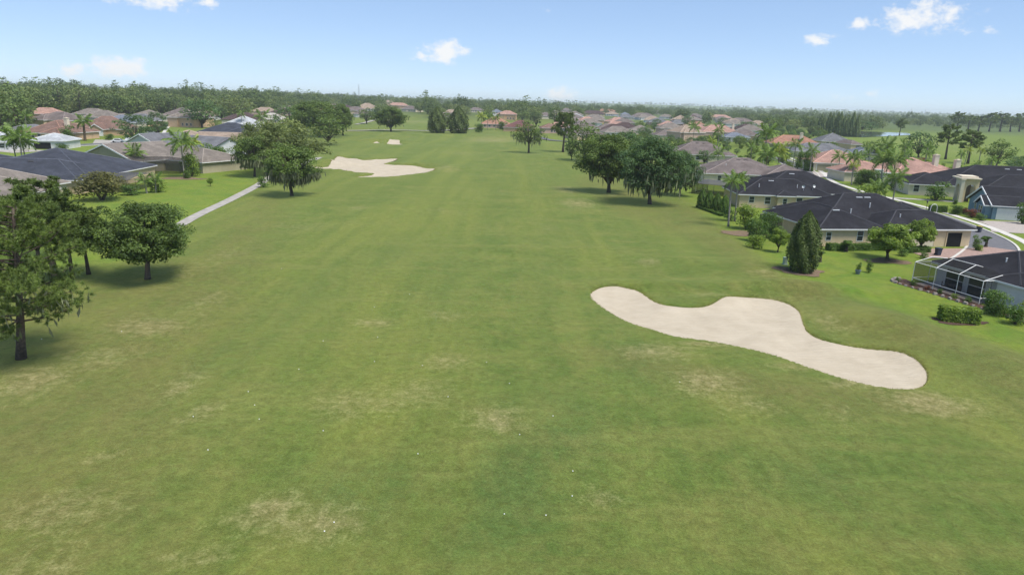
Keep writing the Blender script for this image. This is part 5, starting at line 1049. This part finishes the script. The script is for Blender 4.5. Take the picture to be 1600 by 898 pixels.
def wood_stuff():
    """the far wood, one mass of instanced crowns"""
    global rng; rng = np.random.default_rng(77); pts, scl, rot, pick = [], [], [], []
    def fill(n, xr, yr, hs, keep=lambda x, y: True):
        k = 0; t = 0
        while k < n and t < n * 8:
            t += 1; y = yr[0] * (yr[1] / yr[0]) ** rng.random(); x = rng.uniform(max(xr[0], -y * .84 - 40), min(xr[1], y * .84 + 40)) if max(xr[0], -y * .84 - 40) < min(xr[1], y * .84 + 40) else None
            if x is None or not keep(x, y) or (y < 1300 and hides(x, y, float(hz0(x, y)) + 13 * (hs[0] + hs[1]) / 2)): continue
            pts.append((x, y, float(hz0(x, y)) - .5)); s = rng.uniform(*hs) * rng.lognormal(0, .16); scl.append((s * rng.uniform(.9, 1.3), s * rng.uniform(.9, 1.3), s)); rot.append((0, 0, rng.uniform(0, 6.28))); pick.append(int(rng.integers(4))); k += 1
    clear = lambda x, y: not open_ground(x, y) and not near_house(x, y, 4)
    fill(800, (-700, -190), (330, 760), (.72, 1.0), lambda x, y: clear(x, y) and x < -215 - (y - 330) * .08)
    fill(1500, (-1200, 200), (660, 1500), (.65, 1.1), lambda x, y: clear(x, y))
    fill(1500, (40, 1500), (640, 1700), (.5, .85), lambda x, y: clear(x, y))
    fill(420, (330, 800), (420, 900), (.5, .8), lambda x, y: clear(x, y) and x > 300 + (y - 420) * .1)
    fill(3600, (-4000, 4000), (1400, 4500), (.7, 1.05)); fill(1600, (-7000, 7000), (4300, 8000), (.9, 1.3))
    me = bpy.data.meshes.new('distant_wood'); me.from_pydata(pts, [], [])
    for nm, typ, arr, key in (('scl', 'FLOAT_VECTOR', scl, 'vector'), ('rot', 'FLOAT_VECTOR', rot, 'vector')): me.attributes.new(nm, typ, 'POINT').data.foreach_set(key, np.array(arr, np.float32).ravel())
    me.attributes.new('pick', 'INT', 'POINT').data.foreach_set('value', np.array(pick, np.int32))
    o = link('distant_wood', me); tag(o, 'far mixed wood covering the land up to the horizon', kind='stuff')
    ng = bpy.data.node_groups.new('scatter_wood', 'GeometryNodeTree'); ng.interface.new_socket('Geometry', in_out='INPUT', socket_type='NodeSocketGeometry'); ng.interface.new_socket('Geometry', in_out='OUTPUT', socket_type='NodeSocketGeometry')
    N, L = ng.nodes, ng.links; gi, go = N.new('NodeGroupInput'), N.new('NodeGroupOutput'); iop = N.new('GeometryNodeInstanceOnPoints'); join = N.new('GeometryNodeGeometryToInstance')
    srcs = []
    for k in ('wood_a', 'wood_b', 'wood_c', 'wood_pine'):
        crown = PROTO[k][0][1]; src = next(x for x in bpy.data.objects if x.data == crown) if any(x.data == crown for x in bpy.data.objects) else None
        if src is None: plant(k, -260 - 12 * len(srcs), 470, 16, DIM[k][0], 'tall tree in the dense wood behind the left houses', 'trees of the left wood'); src = next(x for x in bpy.data.objects if x.data == crown)
        oi = N.new('GeometryNodeObjectInfo'); oi.inputs['Object'].default_value = src; oi.transform_space = 'ORIGINAL'; srcs.append(oi)
    for oi in reversed(srcs): L.new(oi.outputs['Geometry'], join.inputs[0])
    def na(nm, typ):
        a = N.new('GeometryNodeInputNamedAttribute'); a.data_type = typ; a.inputs[0].default_value = nm; return a.outputs[0]
    L.new(gi.outputs[0], iop.inputs['Points']); L.new(join.outputs[0], iop.inputs['Instance']); iop.inputs['Pick Instance'].default_value = True
    L.new(na('pick', 'INT'), iop.inputs['Instance Index']); L.new(na('rot', 'FLOAT_VECTOR'), iop.inputs['Rotation']); L.new(na('scl', 'FLOAT_VECTOR'), iop.inputs['Scale']); L.new(iop.outputs[0], go.inputs[0])
    md = o.modifiers.new('scatter', 'NODES'); md.node_group = ng
wood_stuff()

# ------------------------------------------------------------------ small things
def bin_(loc, rz, label, lid='binblue'):
    r = thing('wheelie_bin', label, 'bin', loc, rz)
    b = MB(); b.add([(-.26, -.28, 0), (.26, -.28, 0), (.26, .28, 0), (-.26, .28, 0), (-.34, -.36, 1.0), (.34, -.36, 1.0), (.34, .36, 1.0), (-.34, .36, 1.0)], [(3, 2, 1, 0), (4, 5, 6, 7), (0, 1, 5, 4), (1, 2, 6, 5), (2, 3, 7, 6), (3, 0, 4, 7)]); link('body', b.mesh('bin_body', M['binblue']), r)
    link('lid', MB().box(-.37, .37, -.42, .38, 1.005, 1.09).mesh('bin_lid', M[lid]), r)
    for s in (-1, 1): link('wheel', MB().tube([(s * .27, .3, .12), (s * .34, .3, .12)], [.12, .12], 10).mesh('bin_wheel', M['tyre']), r)
x, y, z = G(1465, 399); bin_((x, y, z + .05), .2, 'navy wheelie bin on the brick driveway by the closed garage door')
x, y, z = G(1529, 363); bin_((x, y, z + .05), .5, 'dark wheelie bin with yellow lid at the street by the pale driveway', 'binlid')
def car(loc, rz, label, pickup=False):
    r = thing('parked_car', label, 'car', loc, rz); L_ = 2.4
    prof = [(-L_, .35), (-L_, .85), (-1.75, .98), (-1.2, 1.48), (.75, 1.5), (1.45, .98), (2.25, .86), (L_, .6), (L_, .35)] if not pickup else [(-2.7, .45), (-2.7, 1.05), (-.7, 1.05), (-.6, 1.75), (.7, 1.75), (1.3, 1.12), (2.5, 1.02), (2.7, .7), (2.7, .45)]
    n = len(prof); b = MB(); b.add([(p, -.88, q) for p, q in prof] + [(p, .88, q) for p, q in prof], [tuple(range(n)), tuple(reversed(range(n, 2 * n)))] + [((i + 1) % n, i, i + n, (i + 1) % n + n) for i in range(n)]); link('body', b.mesh('car_body', M['carwhite']), r)
    w = MB()
    for s in (-1, 1): w.add([(-1.1 if not pickup else -.5, s * .892, 1.0 if not pickup else 1.15), (1.2 if not pickup else 1.1, s * .892, 1.0 if not pickup else 1.15), (.65, s * .892, 1.42 if not pickup else 1.65), (-.95 if not pickup else -.5, s * .892, 1.42 if not pickup else 1.65)], [(0, 1, 2, 3) if s < 0 else (3, 2, 1, 0)])
    link('side_window', w.mesh('car_glass', M['glass']), r)
    link('windscreen', MB().add([(.82, -.75, 1.46 if not pickup else 1.72), (1.42, -.8, 1.02 if not pickup else 1.16), (1.42, .8, 1.02 if not pickup else 1.16), (.82, .75, 1.46 if not pickup else 1.72)], [(0, 1, 2, 3)]).mesh('windscreen', M['glass']), r, (.03, 0, .03))
    for sx in (-1.45, 1.5):
        for s in (-1, 1): link('wheel', MB().tube([(sx, s * .72, .34), (sx, s * .93, .34)], [.34, .34], 14).mesh('wheel', M['tyre']), r)
x, y, z = G(185, 223); car((x, y, z + .06), R(10), 'white car parked left of the magnolia'); x, y, z = G(201, 223); car((x, y, z + .06), R(65), 'white pickup parked under the magnolia', True)
def disc(px, py, rx, ry, mat, label, dz=.03, name='mulch_bed'):
    x, y, z = G(px, py); t = np.linspace(0, 2 * np.pi, 29)[:-1]; rr = 1 + .14 * np.sin(3 * t + px) + .09 * np.sin(5 * t + 1) + .06 * np.sin(9 * t)
    return sheet(name, np.stack([x + rx * np.cos(t) * rr, y + ry * np.sin(t) * rr], -1), mat, 1.0, dz, label=label)
disc(1250, 424, 3.0, 2.1, M['mulch_brown'], 'brown mulch ring under the tall cypress', .06); disc(1165, 366, 4.5, 2.6, M['mulch_brown'], 'brown mulch bed under the tall shrubs', .06); disc(1386, 408, 3.2, 1.8, M['mulch_brown'], 'mulch ring under the light crape tree', .04)
disc(1497, 503, 2.6, 1.2, M['mulch'], 'dark red mulch under the box hedge', .04); disc(285, 279, 5.0, 2.6, M['mulch_brown'], 'mulch bed with stones below the left garden palm', .04)
bed = np.array([(48.9, 82.6), (47.2, 82.2), (46.6, 80.6), (48.4, 75.5), (50.2, 70.2), (52.0, 65.0), (53.6, 65.5), (51.3, 71.5), (49.0, 80.8)])
bedo = smooth_loop(bed, 5); sheet('mulch_bed', bedo, M['mulch'], 1.0, .06, label='red mulch bed with stone edging round the white pool cage')
random.seed(5); edge = thing('stone_edging', 'row of grey stones edging the red mulch bed', 'edging', (48, 76, 0))
st = MB().add([(-.2, -.14, 0), (.2, -.12, 0), (.18, .14, 0), (-.19, .13, 0), (-.15, -.1, .2), (.15, -.09, .22), (.13, .1, .2), (-.14, .09, .18)], [(4, 5, 6, 7), (0, 1, 5, 4), (1, 2, 6, 5), (2, 3, 7, 6), (3, 0, 4, 7)]).mesh('stone', M['stone'])
fine = smooth_loop(bed, 12)
for k in range(6, 76, 2):
    p = fine[k]; link('stone', st, edge, (p[0] - 48, p[1] - 76, float(hz0(*p)) + .02), (0, 0, random.uniform(0, 3)), (random.uniform(.8, 1.3),) * 3)
def pot(px, py, r, h, label, mat, bush=None):
    x, y, z = G(px, py); o = link('plant_pot', MB().lathe([(r * .7, 0), (r, h * .8), (r * 1.1, h * .82), (r * 1.1, h), (r * .9, h), (r * .85, h * .85)], 14).mesh('plant_pot', M[mat]), None, (x, y, z)); tag(o, label, 'pot')
    if bush: plant('bush_shrub', x, y, bush[0], bush[1], 'small shrub growing in the pot on the right lawn').location.z = z + h * .8
pot(1340, 428, .33, .55, 'blue grey plant pot on the right lawn', 'pot', (1.15, .75))
for k, (wx, wy, w, h, kind, lab) in enumerate([(48.2, 79.6, .9, .7, 'bush_shrub', 'low plant at the left corner of the cage bed'), (48.7, 77.6, .8, .6, 'bush_redleaf', 'red leaved plant before the cage'), (49.2, 76.0, .8, .7, 'bush_shrub', 'green plant midway along the cage bed'), (49.8, 74.2, .9, .6, 'bush_bright', 'pale plant midway along the cage bed'), (50.2, 72.6, 1.0, .8, 'bush_shrub', 'plant near the right cage post'), (50.9, 70.0, 1.3, 1.0, 'bush_bright', 'pale leafy plant right of the cage'), (47.3, 81.4, .7, .6, 'bush_shrub', 'plant in the rounded end of the mulch bed')]): plant(kind, wx, wy, h, w, lab)
def in_cage(x, y):   # table and chairs behind the screen
    t = thing('patio_table', 'round dark patio table inside the white pool cage', 'table', (x, y, .05)); link('table_top', MB().lathe([(.6, .7), (.62, .72), (.6, .75)], 16).mesh('table_top', M['deckfurniture']), t); link('pedestal', MB().lathe([(.3, 0), (.06, .08), (.05, .7)], 8).mesh('pedestal', M['deckfurniture']), t)
    for k in range(3):
        a = k * 2.1 + .4; c = thing('patio_chair', 'dark patio chair at the round table inside the white cage', 'chair', (x + 1.0 * math.cos(a), y + 1.0 * math.sin(a), .05), a - math.pi / 2, 'patio chairs')
        link('seat', MB().box(-.25, .25, -.25, .25, .4, .46).mesh('seat', M['deckfurniture']), c); link('backrest', MB().box(-.25, .25, .2, .26, .46, .95).mesh('backrest', M['deckfurniture']), c)
        for sx in (-1, 1):
            for sy in (-1, 1): link('leg', MB().box(sx * .22 - .02, sx * .22 + .02, sy * .21 - .02, sy * .21 + .02, 0, .4).mesh('leg', M['deckfurniture']), c)
in_cage(51.6, 77.4)
sheet('patio_slab', np.array([(48.8, 80.8), (51.1, 72.2), (55.6, 73.4), (53.3, 82.0)]), M['paver'], 3, .045, label='pale patio floor inside the white pool cage')
x, y, z = G(1226, 413); o = link('utility_box', MB().box(-.22, .22, -.2, .2, 0, .9).box(-.26, .26, -.24, .24, .9, .98).box(-.32, .32, -.3, .3, -.1, .06).mesh('utility_box', M['greenbox']), None, (x, y, z), (0, 0, .3)); tag(o, 'pale green utility box beside the tall cypress', 'box')
x, y, z = G(1446, 332); lp = thing('lamp_post', 'black lamp post on the lawn across the street', 'lamp', (x, y, z)); link('post', MB().lathe([(.1, 0), (.1, .2), (.05, .3), (.045, 2.0)], 8).mesh('post', M['bronze']), lp); link('lantern', MB().lathe([(.08, 2.0), (.16, 2.1), (.19, 2.4), (.22, 2.42), (.05, 2.62)], 6).mesh('lantern', M['bronze']), lp)
x, y, z = G(1458, 332)
ga = tag(link('garden_arch', MB().tube([(-.7, 0, 0), (-.65, 0, 1.2), (-.4, 0, 1.65), (0, 0, 1.78), (.4, 0, 1.65), (.65, 0, 1.2), (.7, 0, 0)], [.07] * 7, 6).mesh('garden_arch', M['white']), None, (x, y, z)), 'small white garden arch on the lawn across the street', 'arch')
def mast(px, y, top, label, w=1.6):
    d = ray(px, 150); x = d[0] / d[1] * y; z = float(hz0(x, y)); H = height_px(x, y, z, top, px); r = thing('radio_mast', label, 'mast', (x, y, z))
    for k in range(3):
        a = k * 2.094; link('mast_leg', MB().tube([(w * math.cos(a), w * math.sin(a), 0), (w * .3 * math.cos(a), w * .3 * math.sin(a), H * .93)], [.2, .12], 5).mesh('mast_leg', M['metal']), r)
    b = MB()
    for k in range(int(H / 3)):
        t0, t1 = k * 3 / H, (k + 1) * 3 / H; q = [w * (1 - .72 * t) for t in (t0, t1)]
        for j in range(3):
            a, c = j * 2.094, (j + 1) * 2.094; b.tube([(q[0] * math.cos(a), q[0] * math.sin(a), t0 * H * .93), (q[1] * math.cos(c), q[1] * math.sin(c), t1 * H * .93)], [.08, .08], 4, False)
    link('bracing', b.mesh('bracing', M['metal']), r); link('aerial', MB().tube([(0, 0, H * .9), (0, 0, H)], [.15, .06], 5).mesh('aerial', M['metal']), r)
mast(294, 1300, 121, 'tall thin radio mast on the left skyline'); mast(561, 1200, 130, 'thin radio mast on the skyline above the far field', 2.2); mast(1428, 1900, 169, 'faint mast on the right skyline'); mast(1450, 2000, 170, 'second faint mast on the right skyline')
ballm = None
bm = bmesh.new(); bmesh.ops.create_icosphere(bm, subdivisions=2, radius=.034); ballm = bpy.data.meshes.new('golf_ball'); bm.to_mesh(ballm); bm.free(); ballm.materials.append(M['ball'])
for px, py in [(585, 565), (467, 577), (388, 612), (398, 633), (302, 651), (405, 655), (325, 703), (653, 709), (864, 650), (812, 679), (796, 599), (507, 830), (522, 816), (853, 805), (788, 803), (895, 736), (894, 775), (505, 533), (590, 527), (660, 571), (760, 566), (190, 518), (585, 480), (788, 258), (440, 420), (700, 620), (1062, 597), (640, 460), (720, 395), (505, 673), (65, 530), (785, 303)]:
    x, y, z = G(px, py); o = link('golf_ball', ballm, None, (x, y, z + .03)); tag(o, 'white golf ball lying on the open fairway grass', 'golf ball', 'golf balls on the fairway')

# ------------------------------------------------------------------ haze
hm = bpy.data.materials.new('haze'); hm.use_nodes = True; hm.node_tree.nodes.clear(); ho = hm.node_tree.nodes.new('ShaderNodeOutputMaterial'); pv = hm.node_tree.nodes.new('ShaderNodeVolumePrincipled')
pv.inputs['Color'].default_value = (.86, .93, 1, 1); pv.inputs['Density'].default_value = HAZE_DENSITY if 'HAZE_DENSITY' in globals() else .00011; pv.inputs['Anisotropy'].default_value = 0.0
hm.node_tree.links.new(pv.outputs[0], ho.inputs['Volume'])
if True:
    hb = link('haze', MB().box(-9500, 9500, -150, 12500, -1.5, 75).mesh('haze', hm)); tag(hb, 'thin bluish summer haze over the whole landscape', kind='stuff')
